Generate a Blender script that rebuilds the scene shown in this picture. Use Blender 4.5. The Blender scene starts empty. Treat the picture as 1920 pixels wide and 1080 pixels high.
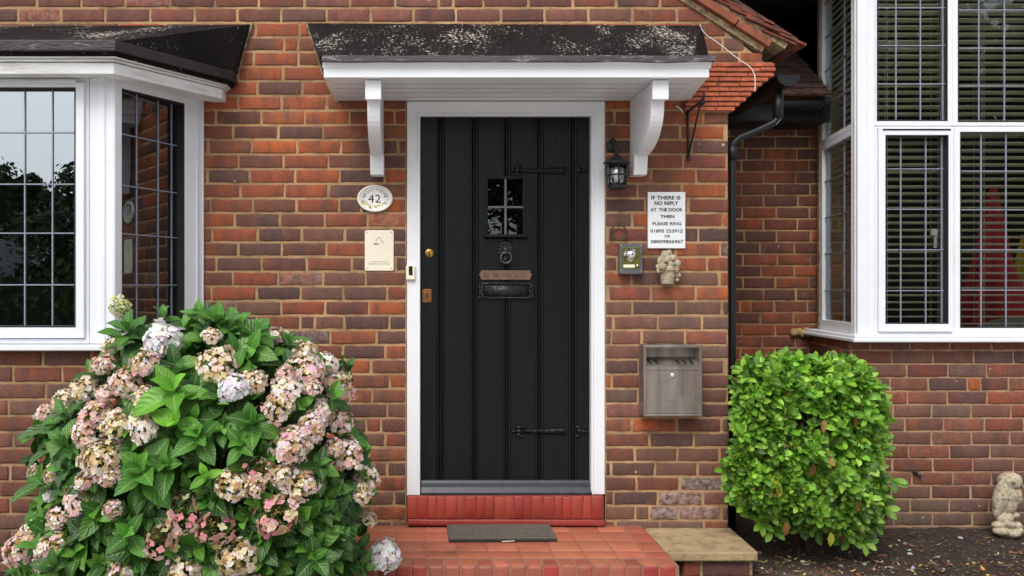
import bpy, bmesh, math, random
from mathutils import Vector, Matrix, noise
R = math.radians
C = bpy.context.scene.collection
sc = bpy.context.scene

# ------------------------------------------------------------------ camera, sky, sun, exposure
F_PX, CXP, CYP, CAMD, CAMZ = 1537.0, 785.0, 540.0, 4.2, 1.5
cam = bpy.data.cameras.new("camera"); camo = bpy.data.objects.new("camera", cam); C.objects.link(camo)
camo.location = (0, -CAMD, CAMZ); camo.rotation_euler = (R(90), 0, 0)
cam.sensor_width = 36; cam.lens = 36 * F_PX / 1920.0; cam.shift_x = (960 - CXP) / 1920.0
cam.clip_end = 2000; cam.clip_start = 0.05
sc.camera = camo
SUN_EL, SUN_AZ = 52, 205          # azimuth clockwise from +Y
w = bpy.data.worlds.new("World"); sc.world = w; w.use_nodes = True
nt = w.node_tree; nt.nodes.clear()
sky = nt.nodes.new('ShaderNodeTexSky'); sky.sky_type = 'NISHITA'; sky.sun_disc = False
sky.sun_elevation = R(SUN_EL); sky.sun_rotation = R(SUN_AZ); sky.dust_density = 3.0; sky.air_density = 1.0; sky.ozone_density = 1.0
hs = nt.nodes.new('ShaderNodeHueSaturation'); hs.inputs['Saturation'].default_value = 0.32
bg = nt.nodes.new('ShaderNodeBackground'); bg.inputs['Strength'].default_value = 0.15
wo = nt.nodes.new('ShaderNodeOutputWorld')
nt.links.new(sky.outputs[0], hs.inputs['Color']); nt.links.new(hs.outputs[0], bg.inputs['Color']); nt.links.new(bg.outputs[0], wo.inputs['Surface'])
sl = bpy.data.lights.new("sun", 'SUN'); sl.energy = 1.1; sl.angle = R(28); sl.color = (1.0, 0.96, 0.9)
so = bpy.data.objects.new("sun", sl); C.objects.link(so)
sdir = Vector((math.sin(R(SUN_AZ)) * math.cos(R(SUN_EL)), math.cos(R(SUN_AZ)) * math.cos(R(SUN_EL)), math.sin(R(SUN_EL))))
so.rotation_euler = sdir.to_track_quat('Z', 'Y').to_euler()
sc.view_settings.view_transform = 'Standard'; sc.view_settings.look = 'None'
sc.view_settings.exposure = 0.6; sc.view_settings.gamma = 1.0
try: sc.cycles.max_bounces = 8; sc.cycles.transparent_max_bounces = 12
except Exception: pass

# ------------------------------------------------------------------ helpers
def P(px, py, Y=0.0):
    s = (Y + CAMD) / F_PX
    return Vector(((px - CXP) * s, Y, CAMZ + (CYP - py) * s))
def PX(px, Y=0.0): return (px - CXP) * (Y + CAMD) / F_PX
def PZ(py, Y=0.0): return CAMZ + (CYP - py) * (Y + CAMD) / F_PX
def srgb(r, g, b):
    f = lambda c: (c / 255 / 12.92) if c / 255 <= .04045 else ((c / 255 + .055) / 1.055) ** 2.4
    return (f(r), f(g), f(b))

def put(o, label=None, cat=None, group=None, kind=None):
    if label: o['label'] = label
    if cat: o['category'] = cat
    if group: o['group'] = group
    if kind: o['kind'] = kind
    return o
def thing(name, loc, label, cat, group=None):
    o = bpy.data.objects.new(name, None); C.objects.link(o); o.location = loc
    o.empty_display_size = .1
    return put(o, label, cat, group)
def link(name, me, mat=None, parent=None, bevel=None, seg=2):
    o = bpy.data.objects.new(name, me); C.objects.link(o)
    if mat: me.materials.append(mat)
    if parent is not None:
        o.parent = parent
        if parent.type == 'EMPTY': o.matrix_parent_inverse = Matrix.Translation(-Vector(parent.location))
    if bevel:
        m = o.modifiers.new('bevel', 'BEVEL'); m.width = bevel; m.segments = seg; m.limit_method = 'ANGLE'; m.angle_limit = R(35)
        m.harden_normals = False
    return o

class Plane:
    def __init__(s, O, U, N, V=(0, 0, 1)):
        s.O = Vector(O); s.U = Vector(U).normalized(); s.N = Vector(N).normalized(); s.V = Vector(V).normalized()
    def pt(s, u, v, w=0): return s.O + s.U * u + s.V * v + s.N * w
FRONT = Plane((0, 0, 0), (1, 0, 0), (0, -1, 0))     # u = X, v = Z, w = towards the viewer

class B:
    def __init__(s): s.v = []; s.f = []; s.c = []; s.uv = []
    def add(s, vs, fs, col=None):
        n = len(s.v); s.v += [tuple(x) for x in vs]; s.f += [tuple(i + n for i in f) for f in fs]
        if col is not None: s.c += [tuple(col)] * len(vs)
        return s
    def obox(s, p, u0, u1, v0, v1, w0, w1, col=None):
        vs = [p.pt(u, v, w_) for w_ in (w0, w1) for v in (v0, v1) for u in (u0, u1)]
        return s.add(vs, [(0, 1, 3, 2), (4, 6, 7, 5), (0, 4, 5, 1), (2, 3, 7, 6), (0, 2, 6, 4), (1, 5, 7, 3)], col)
    def box(s, x0, x1, y0, y1, z0, z1, col=None): return s.obox(FRONT, x0, x1, z0, z1, -y1, -y0, col)
    def pbox(s, px0, px1, py0, py1, Y, t, col=None):     # front face given at depth Y, thickness t behind it
        return s.box(PX(px0, Y), PX(px1, Y), Y, Y + t, PZ(py1, Y), PZ(py0, Y), col)
    def ring(s, p, u0, u1, v0, v1, a, w0, w1):
        if not isinstance(a, tuple): a = (a, a, a, a)     # left right bottom top
        o = [(u0, v0), (u1, v0), (u1, v1), (u0, v1)]; i = [(u0 + a[0], v0 + a[2]), (u1 - a[1], v0 + a[2]), (u1 - a[1], v1 - a[3]), (u0 + a[0], v1 - a[3])]
        vs = [p.pt(x, y, w0) for x, y in o + i] + [p.pt(x, y, w1) for x, y in o + i]
        fs = []
        for k in range(4):
            j = (k + 1) % 4
            fs += [(k, j, 4 + j, 4 + k), (8 + k, 12 + k, 12 + j, 8 + j), (k, 8 + k, 8 + j, j), (4 + k, 4 + j, 12 + j, 12 + k)]
        return s.add(vs, fs)
    def prism(s, p, poly, w0, w1):
        n = len(poly)
        vs = [p.pt(a, b, w0) for a, b in poly] + [p.pt(a, b, w1) for a, b in poly]
        return s.add(vs, [tuple(range(n)), tuple(range(2 * n - 1, n - 1, -1))] + [(k, (k + 1) % n, n + (k + 1) % n, n + k) for k in range(n)])
    def tube(s, pts, r, n=8, cap=True):
        pts = [Vector(p) for p in pts]; rs = r if isinstance(r, (list, tuple)) else [r] * len(pts)
        vs = []; prev = None
        for i, p in enumerate(pts):
            t = (pts[min(i + 1, len(pts) - 1)] - pts[max(i - 1, 0)]).normalized()
            if prev is None:
                a = Vector((0, 0, 1)) if abs(t.z) < .9 else Vector((1, 0, 0)); x = t.cross(a).normalized()
            else: x = (prev - t * prev.dot(t)).normalized()
            prev = x; y = t.cross(x)
            vs += [p + (x * math.cos(2 * math.pi * k / n) + y * math.sin(2 * math.pi * k / n)) * rs[i] for k in range(n)]
        fs = [(i * n + k, i * n + (k + 1) % n, (i + 1) * n + (k + 1) % n, (i + 1) * n + k) for i in range(len(pts) - 1) for k in range(n)]
        if cap: fs += [tuple(range(n)), tuple(range(len(vs) - n, len(vs)))]
        return s.add(vs, fs)
    def lathe(s, c, prof, n=20, axis=(0, 0, 1)):
        ax = Vector(axis).normalized(); a = Vector((1, 0, 0)) if abs(ax.x) < .9 else Vector((0, 0, 1))
        x = ax.cross(a).normalized(); y = ax.cross(x); c = Vector(c); vs = []
        for r, h in prof: vs += [c + ax * h + (x * math.cos(2 * math.pi * k / n) + y * math.sin(2 * math.pi * k / n)) * max(r, 1e-4) for k in range(n)]
        m = len(prof)
        fs = [(i * n + k, i * n + (k + 1) % n, (i + 1) * n + (k + 1) % n, (i + 1) * n + k) for i in range(m - 1) for k in range(n)]
        fs += [tuple(range(n)), tuple(range((m - 1) * n, m * n))]
        return s.add(vs, fs)
    def ball(s, c, r, n=10, m=7, rot=None):
        if not isinstance(r, (list, tuple)): r = (r, r, r)
        c = Vector(c); vs = [];
        M = rot if rot is not None else Matrix.Identity(3)
        for i in range(1, m):
            th = math.pi * i / m
            for k in range(n):
                ph = 2 * math.pi * k / n
                vs.append(c + M @ Vector((r[0] * math.sin(th) * math.cos(ph), r[1] * math.sin(th) * math.sin(ph), r[2] * math.cos(th))))
        top = len(vs); vs.append(c + M @ Vector((0, 0, r[2]))); vs.append(c + M @ Vector((0, 0, -r[2])))
        fs = [(i * n + k, i * n + (k + 1) % n, (i + 1) * n + (k + 1) % n, (i + 1) * n + k) for i in range(m - 2) for k in range(n)]
        fs += [(top, k, (k + 1) % n) for k in range(n)] + [(top + 1, (m - 2) * n + (k + 1) % n, (m - 2) * n + k) for k in range(n)]
        return s.add(vs, fs)
    def torus(s, c, Rr, r, axis=(0, 1, 0), n=28, a0=0, a1=360, sq=1.0):
        ax = Vector(axis).normalized(); a = Vector((1, 0, 0)); y = ax.cross(a).normalized()
        closed = (a1 - a0) >= 360
        pts = [Vector(c) + a * Rr * math.cos(R(a0 + (a1 - a0) * k / n)) + y * Rr * sq * math.sin(R(a0 + (a1 - a0) * k / n)) for k in range(n + 1)]
        return s.tube(pts, r, 8, not closed)
    def build(s, name, mat, parent=None, bevel=None, smooth=False, recalc=True, seg=2, uv=None):
        me = bpy.data.meshes.new(name); me.from_pydata(s.v, [], s.f)
        if s.c and len(s.c) == len(s.v):
            ca = me.color_attributes.new('Col', 'FLOAT_COLOR', 'POINT')
            flat = []
            for c in s.c: flat += [c[0], c[1], c[2], c[3] if len(c) > 3 else 0.0]
            ca.data.foreach_set('color', flat)
        if s.uv and len(s.uv) == len(s.v):
            ul = me.uv_layers.new(name='UVMap'); d = [0.0] * (2 * len(me.loops))
            for i, l in enumerate(me.loops): d[2 * i], d[2 * i + 1] = s.uv[l.vertex_index]
            ul.data.foreach_set('uv', d)
        if recalc:
            bm = bmesh.new(); bm.from_mesh(me); bmesh.ops.recalc_face_normals(bm, faces=bm.faces); bm.to_mesh(me); bm.free()
        if smooth: me.polygons.foreach_set('use_smooth', [True] * len(me.polygons))
        me.update()
        return link(name, me, mat, parent, bevel, seg)

# ------------------------------------------------------------------ materials
def nn(t, kind, **kw):
    n = t.nodes.new(kind)
    for k, v in kw.items():
        if k.startswith('i_'): n.inputs[k[2:].replace('_', ' ')].default_value = v
        else: setattr(n, k, v)
    return n
def mixc(t, fac, a, b, mode='MIX'):
    m = t.nodes.new('ShaderNodeMix'); m.data_type = 'RGBA'; m.blend_type = mode
    for sock, val in ((m.inputs[0], fac), (m.inputs[6], a), (m.inputs[7], b)):
        if hasattr(val, 'is_linked') or isinstance(val, bpy.types.NodeSocket): t.links.new(val, sock)
        elif isinstance(val, (int, float)): sock.default_value = val
        else: sock.default_value = (*val[:3], 1)
    return m.outputs[2]
def ramp(t, src, p0, p1, v0=0.0, v1=1.0):
    m = t.nodes.new('ShaderNodeMapRange'); m.inputs[1].default_value = p0; m.inputs[2].default_value = p1
    m.inputs[3].default_value = v0; m.inputs[4].default_value = v1; t.links.new(src, m.inputs[0]); return m.outputs[0]
def mul(t, a, b, op='MULTIPLY'):
    m = t.nodes.new('ShaderNodeMath'); m.operation = op
    for k, v in enumerate((a, b)):
        if isinstance(v, (int, float)): m.inputs[k].default_value = v
        else: t.links.new(v, m.inputs[k])
    return m.outputs[0]
def coords(t, scale=(1, 1, 1)):
    tc = t.nodes.new('ShaderNodeTexCoord'); mp = t.nodes.new('ShaderNodeMapping'); mp.inputs['Scale'].default_value = scale
    t.links.new(tc.outputs['Object'], mp.inputs['Vector']); return mp.outputs[0]
def nz(t, co, scale, detail=4, rough=.55, out=0):
    n = nn(t, 'ShaderNodeTexNoise'); n.inputs['Scale'].default_value = scale; n.inputs['Detail'].default_value = detail; n.inputs['Roughness'].default_value = rough
    t.links.new(co, n.inputs['Vector']); return n.outputs[out]
def base(name):
    m = bpy.data.materials.new(name); m.use_nodes = True; t = m.node_tree; b = t.nodes['Principled BSDF']; return m, t, b
def bump(t, b, h, dist, strength=1.0):
    n = t.nodes.new('ShaderNodeBump'); n.inputs['Strength'].default_value = strength; n.inputs['Distance'].default_value = dist
    t.links.new(h, n.inputs['Height']); t.links.new(n.outputs[0], b.inputs['Normal'])
def pm(name, col, rough=.6, var=.12, scale=8, bmp=.0, bscale=60, metal=0, col2=None, t2=(.5, .7), stretch=(1, 1, 1), spec=.5, coat=0):
    m, t, b = base(name); co = coords(t, stretch)
    n = nz(t, co, scale); f = ramp(t, n, .3, .7, 1 - var, 1 + var)
    c = mixc(t, 1.0, col, (1, 1, 1), 'MULTIPLY')
    mm = t.nodes.new('ShaderNodeVectorMath'); mm.operation = 'SCALE'; t.links.new(c, mm.inputs[0]); t.links.new(f, mm.inputs['Scale']); c = mm.outputs[0]
    if col2 is not None:
        n2 = nz(t, co, scale * 2.3, 6, .65); c = mixc(t, ramp(t, n2, t2[0], t2[1]), c, col2)
    t.links.new(c, b.inputs['Base Color']); b.inputs['Roughness'].default_value = rough; b.inputs['Metallic'].default_value = metal
    b.inputs['Specular IOR Level'].default_value = spec; b.inputs['Coat Weight'].default_value = coat
    if bmp: bump(t, b, nz(t, co, bscale, 5, .6), bmp)
    return m

def brick_mat(name, gain=1.0, rough=.85):
    m, t, b = base(name); co = coords(t)
    at = nn(t, 'ShaderNodeAttribute', attribute_name='Col')
    n1 = nz(t, co, 16, 5, .6); n2 = nz(t, co, 70, 5, .7); n3 = nz(t, coords(t, (1, 1, 3)), 9, 3)
    nb = nz(t, coords(t, (1, 1, .16)), 20, 4, .6); nl = nz(t, coords(t, (1, 1, .9)), 1.7, 4, .6)
    c = mixc(t, ramp(t, nb, .48, .66, 0, .62), at.outputs['Color'], srgb(92, 66, 64))
    c = mixc(t, ramp(t, nb, .46, .34, 0, .35), c, srgb(150, 92, 62))
    c = mixc(t, ramp(t, n3, .50, .72, 0, .5), c, srgb(104, 74, 66))
    c = mixc(t, ramp(t, n1, .30, .50, .45, 0), c, srgb(74, 50, 46))
    c = mixc(t, ramp(t, nl, .40, .65, .22, 0), c, srgb(86, 66, 58))
    c = mixc(t, ramp(t, n2, .55, .75, 0, .28), c, srgb(188, 140, 112))
    c = mixc(t, ramp(t, n2, .30, .44, .5, 0), c, (.03, .02, .017))
    c = mixc(t, ramp(t, nz(t, coords(t, (1, 1, .35)), 2.6, 5, .7), .50, .78, 0, .4), c, srgb(72, 56, 50))
    c = mixc(t, ramp(t, nz(t, coords(t, (1, 1, .6)), 7, 6, .75), .60, .74, 0, .28), c, srgb(176, 150, 134))
    # lime bloom where the brick carries it, plus a few sparse mortar splashes
    blo = mul(t, ramp(t, nz(t, co, 30, 6, .7), .42, .60), at.outputs['Alpha']); c = mixc(t, blo, c, srgb(190, 172, 168))
    vo = nn(t, 'ShaderNodeTexVoronoi'); vo.inputs['Scale'].default_value = 16; t.links.new(co, vo.inputs['Vector'])
    sep = nn(t, 'ShaderNodeSeparateColor'); t.links.new(vo.outputs['Color'], sep.inputs[0])
    rr = mul(t, ramp(t, sep.outputs[1], 0, 1, .03, .11), ramp(t, nz(t, co, 80), .4, .6, .6, 1.3))
    sp = mul(t, mul(t, vo.outputs['Distance'], rr, 'LESS_THAN'), mul(t, sep.outputs[0], .80, 'GREATER_THAN'))
    c = mixc(t, mul(t, sp, .75), c, srgb(205, 180, 160))
    c = mixc(t, .14, c, srgb(116, 92, 80))
    if gain != 1:
        c = mixc(t, 1.0, c, (gain, gain, gain), 'MULTIPLY')
    t.links.new(c, b.inputs['Base Color']); b.inputs['Roughness'].default_value = rough; b.inputs['Specular IOR Level'].default_value = .3
    h = mul(t, n2, mul(t, n1, .8), 'ADD'); bump(t, b, h, .004, .8)
    return m
def trans_mat(*a, **k):
    m = pm(*a, **k); t = m.node_tree; b = t.nodes['Principled BSDF']; tl = nn(t, 'ShaderNodeBsdfTranslucent'); t.links.new(b.inputs['Base Color'].links[0].from_socket, tl.inputs[0])
    mx = nn(t, 'ShaderNodeMixShader'); mx.inputs[0].default_value = .7; t.links.new(b.outputs[0], mx.inputs[1]); t.links.new(tl.outputs[0], mx.inputs[2]); t.links.new(mx.outputs[0], t.nodes['Material Output'].inputs[0]); return m
M_BRICK = brick_mat('fired_brick')
M_MORT = pm('sandy_mortar', srgb(172, 138, 100), .95, .3, 3, .005, 90, col2=srgb(112, 88, 66), t2=(.48, .72))
M_MORTD = pm('dirty_mortar', srgb(128, 100, 78), .95, .25, 6, .004, 90, col2=srgb(80, 62, 50), t2=(.45, .7))
M_WHITE = pm('white_upvc', (.78, .80, .85), .35, .03, 3, col2=(.62, .61, .57), t2=(.56, .95), spec=.5)
M_PAINT = pm('white_gloss_paint', (.80, .81, .84), .38, .03, 4, .0006, 30, col2=(.66, .64, .58), t2=(.66, 1.0))
def dirty_white():
    m, t, b = base('weathered_white_paint'); co = coords(t, (1, 1, 6))
    c = mixc(t, ramp(t, nz(t, co, 6, 5), .5, .85), (.79, .79, .79), srgb(176, 166, 150))
    c = mixc(t, ramp(t, nz(t, coords(t, (1, 1, 1)), 45, 5, .7), .68, .74), c, srgb(150, 140, 122))
    t.links.new(c, b.inputs['Base Color']); b.inputs['Roughness'].default_value = .5
    bump(t, b, nz(t, co, 40, 4), .0008); return m
M_WPAINT = dirty_white()
def felt(name, dens):
    m, t, b = base(name); co = coords(t, (1, .45, .45))
    n1 = nz(t, co, 80, 6, .75); n2 = nz(t, co, 4.5, 3)
    mask = mul(t, n1, ramp(t, n2, .3, .7, -.10, .10), 'ADD')
    c = mixc(t, ramp(t, nz(t, co, 7, 4), .4, .75), srgb(17, 14, 15), srgb(34, 29, 30))
    c = mixc(t, ramp(t, mask, dens, dens + .035), c, srgb(172, 164, 152))
    b.inputs['Specular IOR Level'].default_value = .15
    t.links.new(c, b.inputs['Base Color']); b.inputs['Roughness'].default_value = .7; bump(t, b, n1, .006); return m
M_FELT = felt('speckled_black_felt', .612); M_FELTB = felt('worn_black_felt', .602)
M_LEAD = pm('grey_lead_strip', srgb(70, 64, 68), .55, .35, 5, .004, 30, col2=srgb(165, 160, 165), t2=(.55, .75), stretch=(1, 1, 5))
M_LEADD = pm('dark_lead_strip', srgb(40, 32, 32), .45, .35, 5, .004, 30, col2=srgb(150, 145, 145), t2=(.60, .78), stretch=(1, 1, 3))
def door_paint():
    m, t, b = base('black_door_paint'); co = coords(t, (1, 1, .15))
    c = mixc(t, ramp(t, nz(t, co, 25, 4), .3, .8), (.0042, .0054, .0062), (.007, .0082, .0095))
    c = mixc(t, ramp(t, nz(t, coords(t), 60, 3, .5), .76, .79), c, (.10, .10, .10))
    t.links.new(c, b.inputs['Base Color']); b.inputs['Roughness'].default_value = .34; b.inputs['Specular IOR Level'].default_value = .26
    bump(t, b, nz(t, co, 60, 4), .0012); return m
M_DOOR = door_paint()
M_IRON = pm('black_iron', (.012, .012, .013), .42, .3, 30, .002, 120)
M_BLACKP = pm('black_plastic', (.004, .0045, .0055), .48, .1, 5)
M_DARKB = pm('black_stained_board', (.010, .009, .008), .8, .4, 4, .003, 30)
M_BRASS = pm('dull_brass', srgb(176, 134, 66), .35, .25, 40, .001, 150, metal=.9)
M_COPPER = pm('tarnished_bronze', srgb(150, 98, 60), .42, .3, 30, .0015, 90, metal=.7, col2=srgb(96, 70, 50), t2=(.5, .7))
M_TERRA = pm('terracotta_tile', srgb(176, 92, 62), .85, .3, 14, .004, 60, col2=srgb(140, 74, 54), t2=(.45, .7))
M_ROOFT = pm('weathered_roof_tile', srgb(128, 66, 44), .9, .35, 10, .006, 50, col2=srgb(70, 48, 40), t2=(.42, .65))
M_ROOFD = pm('dark_roof_tile', srgb(92, 66, 58), .9, .35, 10, .006, 50, col2=srgb(42, 32, 30), t2=(.42, .65))
M_VMORT = pm('crumbly_pale_mortar', srgb(165, 145, 112), .95, .3, 20, .01, 50, col2=srgb(95, 82, 62), t2=(.45, .65))
M_STONE = pm('sandstone_slab', srgb(166, 144, 108), .9, .18, 7, .004, 60, col2=srgb(118, 102, 78), t2=(.48, .72))
M_CONC = pm('cast_stone', srgb(178, 166, 142), .9, .2, 25, .004, 60, col2=srgb(104, 94, 76), t2=(.48, .68))
def steel():
    m, t, b = base('brushed_steel'); co = coords(t, (1, 1, .12))
    c = mixc(t, ramp(t, nz(t, co, 14, 5), .35, .7), srgb(178, 168, 160), srgb(120, 108, 102))
    c = mixc(t, ramp(t, nz(t, coords(t), 9, 5, .7), .55, .75, 0, .6), c, srgb(126, 108, 92))
    t.links.new(c, b.inputs['Base Color']); b.inputs['Metallic'].default_value = .75
    t.links.new(ramp(t, nz(t, co, 30, 4), .3, .7, .28, .5), b.inputs['Roughness']); return m
M_STEEL = steel()
M_SLOT = pm('dark_slot', (.006, .006, .006), .9)
M_CREAM = pm('cream_plastic', srgb(238, 230, 208), .4, .03, 5)
M_SIGN = pm('white_enamel_sign', srgb(240, 243, 245), .35, .03, 4)
M_INK = pm('black_lettering', (.012, .012, .014), .6, .1)
M_CERAM = pm('glazed_ceramic', srgb(236, 232, 226), .15, .03, 6, coat=.5)
M_GREY = pm('grey_plastic_case', srgb(92, 90, 96), .45, .06, 8)
M_CHROME = pm('chrome', (.85, .85, .85), .06, .02, 4, metal=1)
M_GREENREFL = pm('brass_green_reflection', srgb(168, 172, 100), .22, .2, 18, metal=.75, col2=srgb(96, 112, 56), t2=(.45, .7))  # yellow-green reflection on the brass plate, painted into its colour
M_CAVITY = pm('unlit_room_black', (.014, .013, .012), .95, .15, 2)  # near-black wall colour stands in for rooms without light
M_BLIND = trans_mat('olive_cream_blind_slat', srgb(246, 244, 228), .4, .06, 5)
M_CORD = pm('pale_cord', srgb(205, 200, 180), .8)
M_LEADING = pm('window_leading', srgb(140, 145, 160), .45, .15, 40, metal=.2)
M_SEAL = pm('black_gasket', (.015, .015, .015), .7)
def glass(name, refl, tint=(1, 1, 1)):
    m = bpy.data.materials.new(name); m.use_nodes = True; t = m.node_tree; t.nodes.clear()
    o = nn(t, 'ShaderNodeOutputMaterial'); mx = nn(t, 'ShaderNodeMixShader'); tr = nn(t, 'ShaderNodeBsdfTransparent'); gl = nn(t, 'ShaderNodeBsdfGlossy')
    tr.inputs[0].default_value = (*tint, 1); gl.inputs['Roughness'].default_value = 0.0; gl.inputs['Color'].default_value = (.86, .94, 1.0, 1)
    fr = nn(t, 'ShaderNodeFresnel'); fr.inputs[0].default_value = 1.5
    f = mul(t, ramp(t, fr.outputs[0], 0.0, 1.0, refl, 1.0), 1.0)
    bp = nn(t, 'ShaderNodeBump'); bp.inputs['Distance'].default_value = .002; bp.inputs['Strength'].default_value = .12
    t.links.new(nz(t, coords(t), 3, 1), bp.inputs['Height']); t.links.new(bp.outputs[0], gl.inputs['Normal'])
    t.links.new(f, mx.inputs[0]); t.links.new(tr.outputs[0], mx.inputs[1]); t.links.new(gl.outputs[0], mx.inputs[2]); t.links.new(mx.outputs[0], o.inputs[0]); return m
M_GLASS = glass('double_glazing', .34, (.70, .74, .76))
M_GLASSC = glass('canted_double_glazing', .13, (.50, .54, .54))
M_GLASSR = glass('clear_double_glazing', .05, (.93, .95, .93))
M_GLASSD = glass('leaded_door_glass', .05, (.5, .45, .42))
M_GLASSL = glass('lantern_glass', .12, (.9, .88, .85))
def leaf_mat(name, trans, rough, veins=14, spec=.5):
    m, t, b = base(name)
    at = nn(t, 'ShaderNodeAttribute', attribute_name='Col'); uv = nn(t, 'ShaderNodeUVMap', uv_map='UVMap'); sx = nn(t, 'ShaderNodeSeparateXYZ'); t.links.new(uv.outputs[0], sx.inputs[0])
    au = mul(t, sx.outputs[0], 0, 'ADD'); ab = t.nodes.new('ShaderNodeMath'); ab.operation = 'ABSOLUTE'; t.links.new(au, ab.inputs[0]); ab = ab.outputs[0]
    ph = mul(t, mul(t, sx.outputs[1], veins), mul(t, ab, 4.0), 'SUBTRACT')
    si = t.nodes.new('ShaderNodeMath'); si.operation = 'SINE'; t.links.new(mul(t, ph, 6.283 / 2), si.inputs[0])
    vein = ramp(t, si.outputs[0], .80, 1.0); mid = ramp(t, ab, .03, .09, 1, 0)
    c = at.outputs['Color']
    c = mixc(t, ramp(t, nz(t, coords(t), 30, 4), .35, .7, .28, 0), c, (.015, .03, .008))
    c = mixc(t, mul(t, vein, .22), c, srgb(140, 176, 84)); c = mixc(t, mul(t, mid, .45), c, srgb(165, 195, 110))
    t.links.new(c, b.inputs['Base Color']); b.inputs['Roughness'].default_value = rough; b.inputs['Specular IOR Level'].default_value = spec
    bump(t, b, si.outputs[0], .0012, .6)
    tl = nn(t, 'ShaderNodeBsdfTranslucent'); t.links.new(c, tl.inputs[0]); mx = nn(t, 'ShaderNodeMixShader'); mx.inputs[0].default_value = trans
    out = t.nodes['Material Output']; t.links.new(b.outputs[0], mx.inputs[1]); t.links.new(tl.outputs[0], mx.inputs[2]); t.links.new(mx.outputs[0], out.inputs[0]); return m
M_HLEAF = leaf_mat('hydrangea_leaf', .22, .42)
M_BLEAF = leaf_mat('glossy_hedge_leaf', .32, .28, 9, .65)
def petal_mat():
    m, t, b = base('flower_petal'); at = nn(t, 'ShaderNodeAttribute', attribute_name='Col')
    c = mixc(t, ramp(t, nz(t, coords(t), 90, 3), .45, .75, .0, .15), at.outputs['Color'], srgb(214, 168, 136))
    t.links.new(c, b.inputs['Base Color']); b.inputs['Roughness'].default_value = .7; b.inputs['Specular IOR Level'].default_value = .2
    tl = nn(t, 'ShaderNodeBsdfTranslucent'); t.links.new(c, tl.inputs[0]); mx = nn(t, 'ShaderNodeMixShader'); mx.inputs[0].default_value = .30
    t.links.new(b.outputs[0], mx.inputs[1]); t.links.new(tl.outputs[0], mx.inputs[2]); t.links.new(mx.outputs[0], t.nodes['Material Output'].inputs[0]); return m
M_PETAL = petal_mat()
def vcol(name, rough=.8, bmp=.002, bs=80, spec=.4, var=.25):
    m, t, b = base(name); at = nn(t, 'ShaderNodeAttribute', attribute_name='Col'); co = coords(t)
    c = mixc(t, ramp(t, nz(t, co, 12, 5), .3, .7, var, 0), at.outputs['Color'], (.03, .02, .015))
    t.links.new(c, b.inputs['Base Color']); b.inputs['Roughness'].default_value = rough; b.inputs['Specular IOR Level'].default_value = spec
    if bmp: bump(t, b, nz(t, co, bs, 5, .65), bmp)
    return m
M_VC = vcol('coloured_glaze', .35, 0)
M_STEM = pm('green_brown_stem', srgb(86, 84, 44), .8, .3, 20)
M_LITTER = vcol('leaf_litter', .9, .001)

def step_mat():
    m, t, b = base('red_painted_tile'); at = nn(t, 'ShaderNodeAttribute', attribute_name='Col'); co = coords(t)
    c = mixc(t, ramp(t, nz(t, co, 5, 5), .4, .75, 0, .35), at.outputs['Color'], srgb(128, 70, 54))
    c = mixc(t, ramp(t, nz(t, co, 40, 6, .7), .60, .72, 0, .6), c, srgb(170, 110, 88))
    c = mixc(t, ramp(t, nz(t, co, 3.0, 3), .58, .70, 0, .5), c, srgb(100, 62, 50))
    t.links.new(c, b.inputs['Base Color']); b.inputs['Roughness'].default_value = .5; bump(t, b, nz(t, co, 40, 5), .0015); return m
M_STEP = step_mat()
M_STEPJ = pm('step_joint_mortar', srgb(144, 98, 80), .95, .2, 20, .002)

def soil_mat():
    m, t, b = base('dark_soil'); co = coords(t)
    c = mixc(t, ramp(t, nz(t, co, 9, 6, .7), .35, .7), srgb(36, 27, 22), srgb(68, 53, 42))
    c = mixc(t, ramp(t, nz(t, co, 60, 5, .7), .58, .66), c, srgb(132, 108, 84))
    c = mixc(t, ramp(t, nz(t, co, 45, 5, .7), .30, .42, 1, 0), c, srgb(26, 18, 15))
    ds_ = nn(t, 'ShaderNodeVectorMath', operation='DISTANCE'); t.links.new(co, ds_.inputs[0]); ds_.inputs[1].default_value = (1.86, -.62, .15)
    msk = mul(t, ramp(t, ds_.outputs['Value'], .14, .40, 1, 0), ramp(t, nz(t, co, 14, 6, .7), .36, .56)); c = mixc(t, mul(t, msk, .8), c, srgb(134, 116, 96))
    t.links.new(c, b.inputs['Base Color']); b.inputs['Roughness'].default_value = .95; bump(t, b, nz(t, co, 40, 7, .7), .02); return m
M_SOIL = soil_mat()
M_DRIVE = pm('pale_gravel_driveway', (.46, .44, .41), .95, .15, 2, .004, 60, col2=(.34, .32, .29), t2=(.5, .7))

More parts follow.
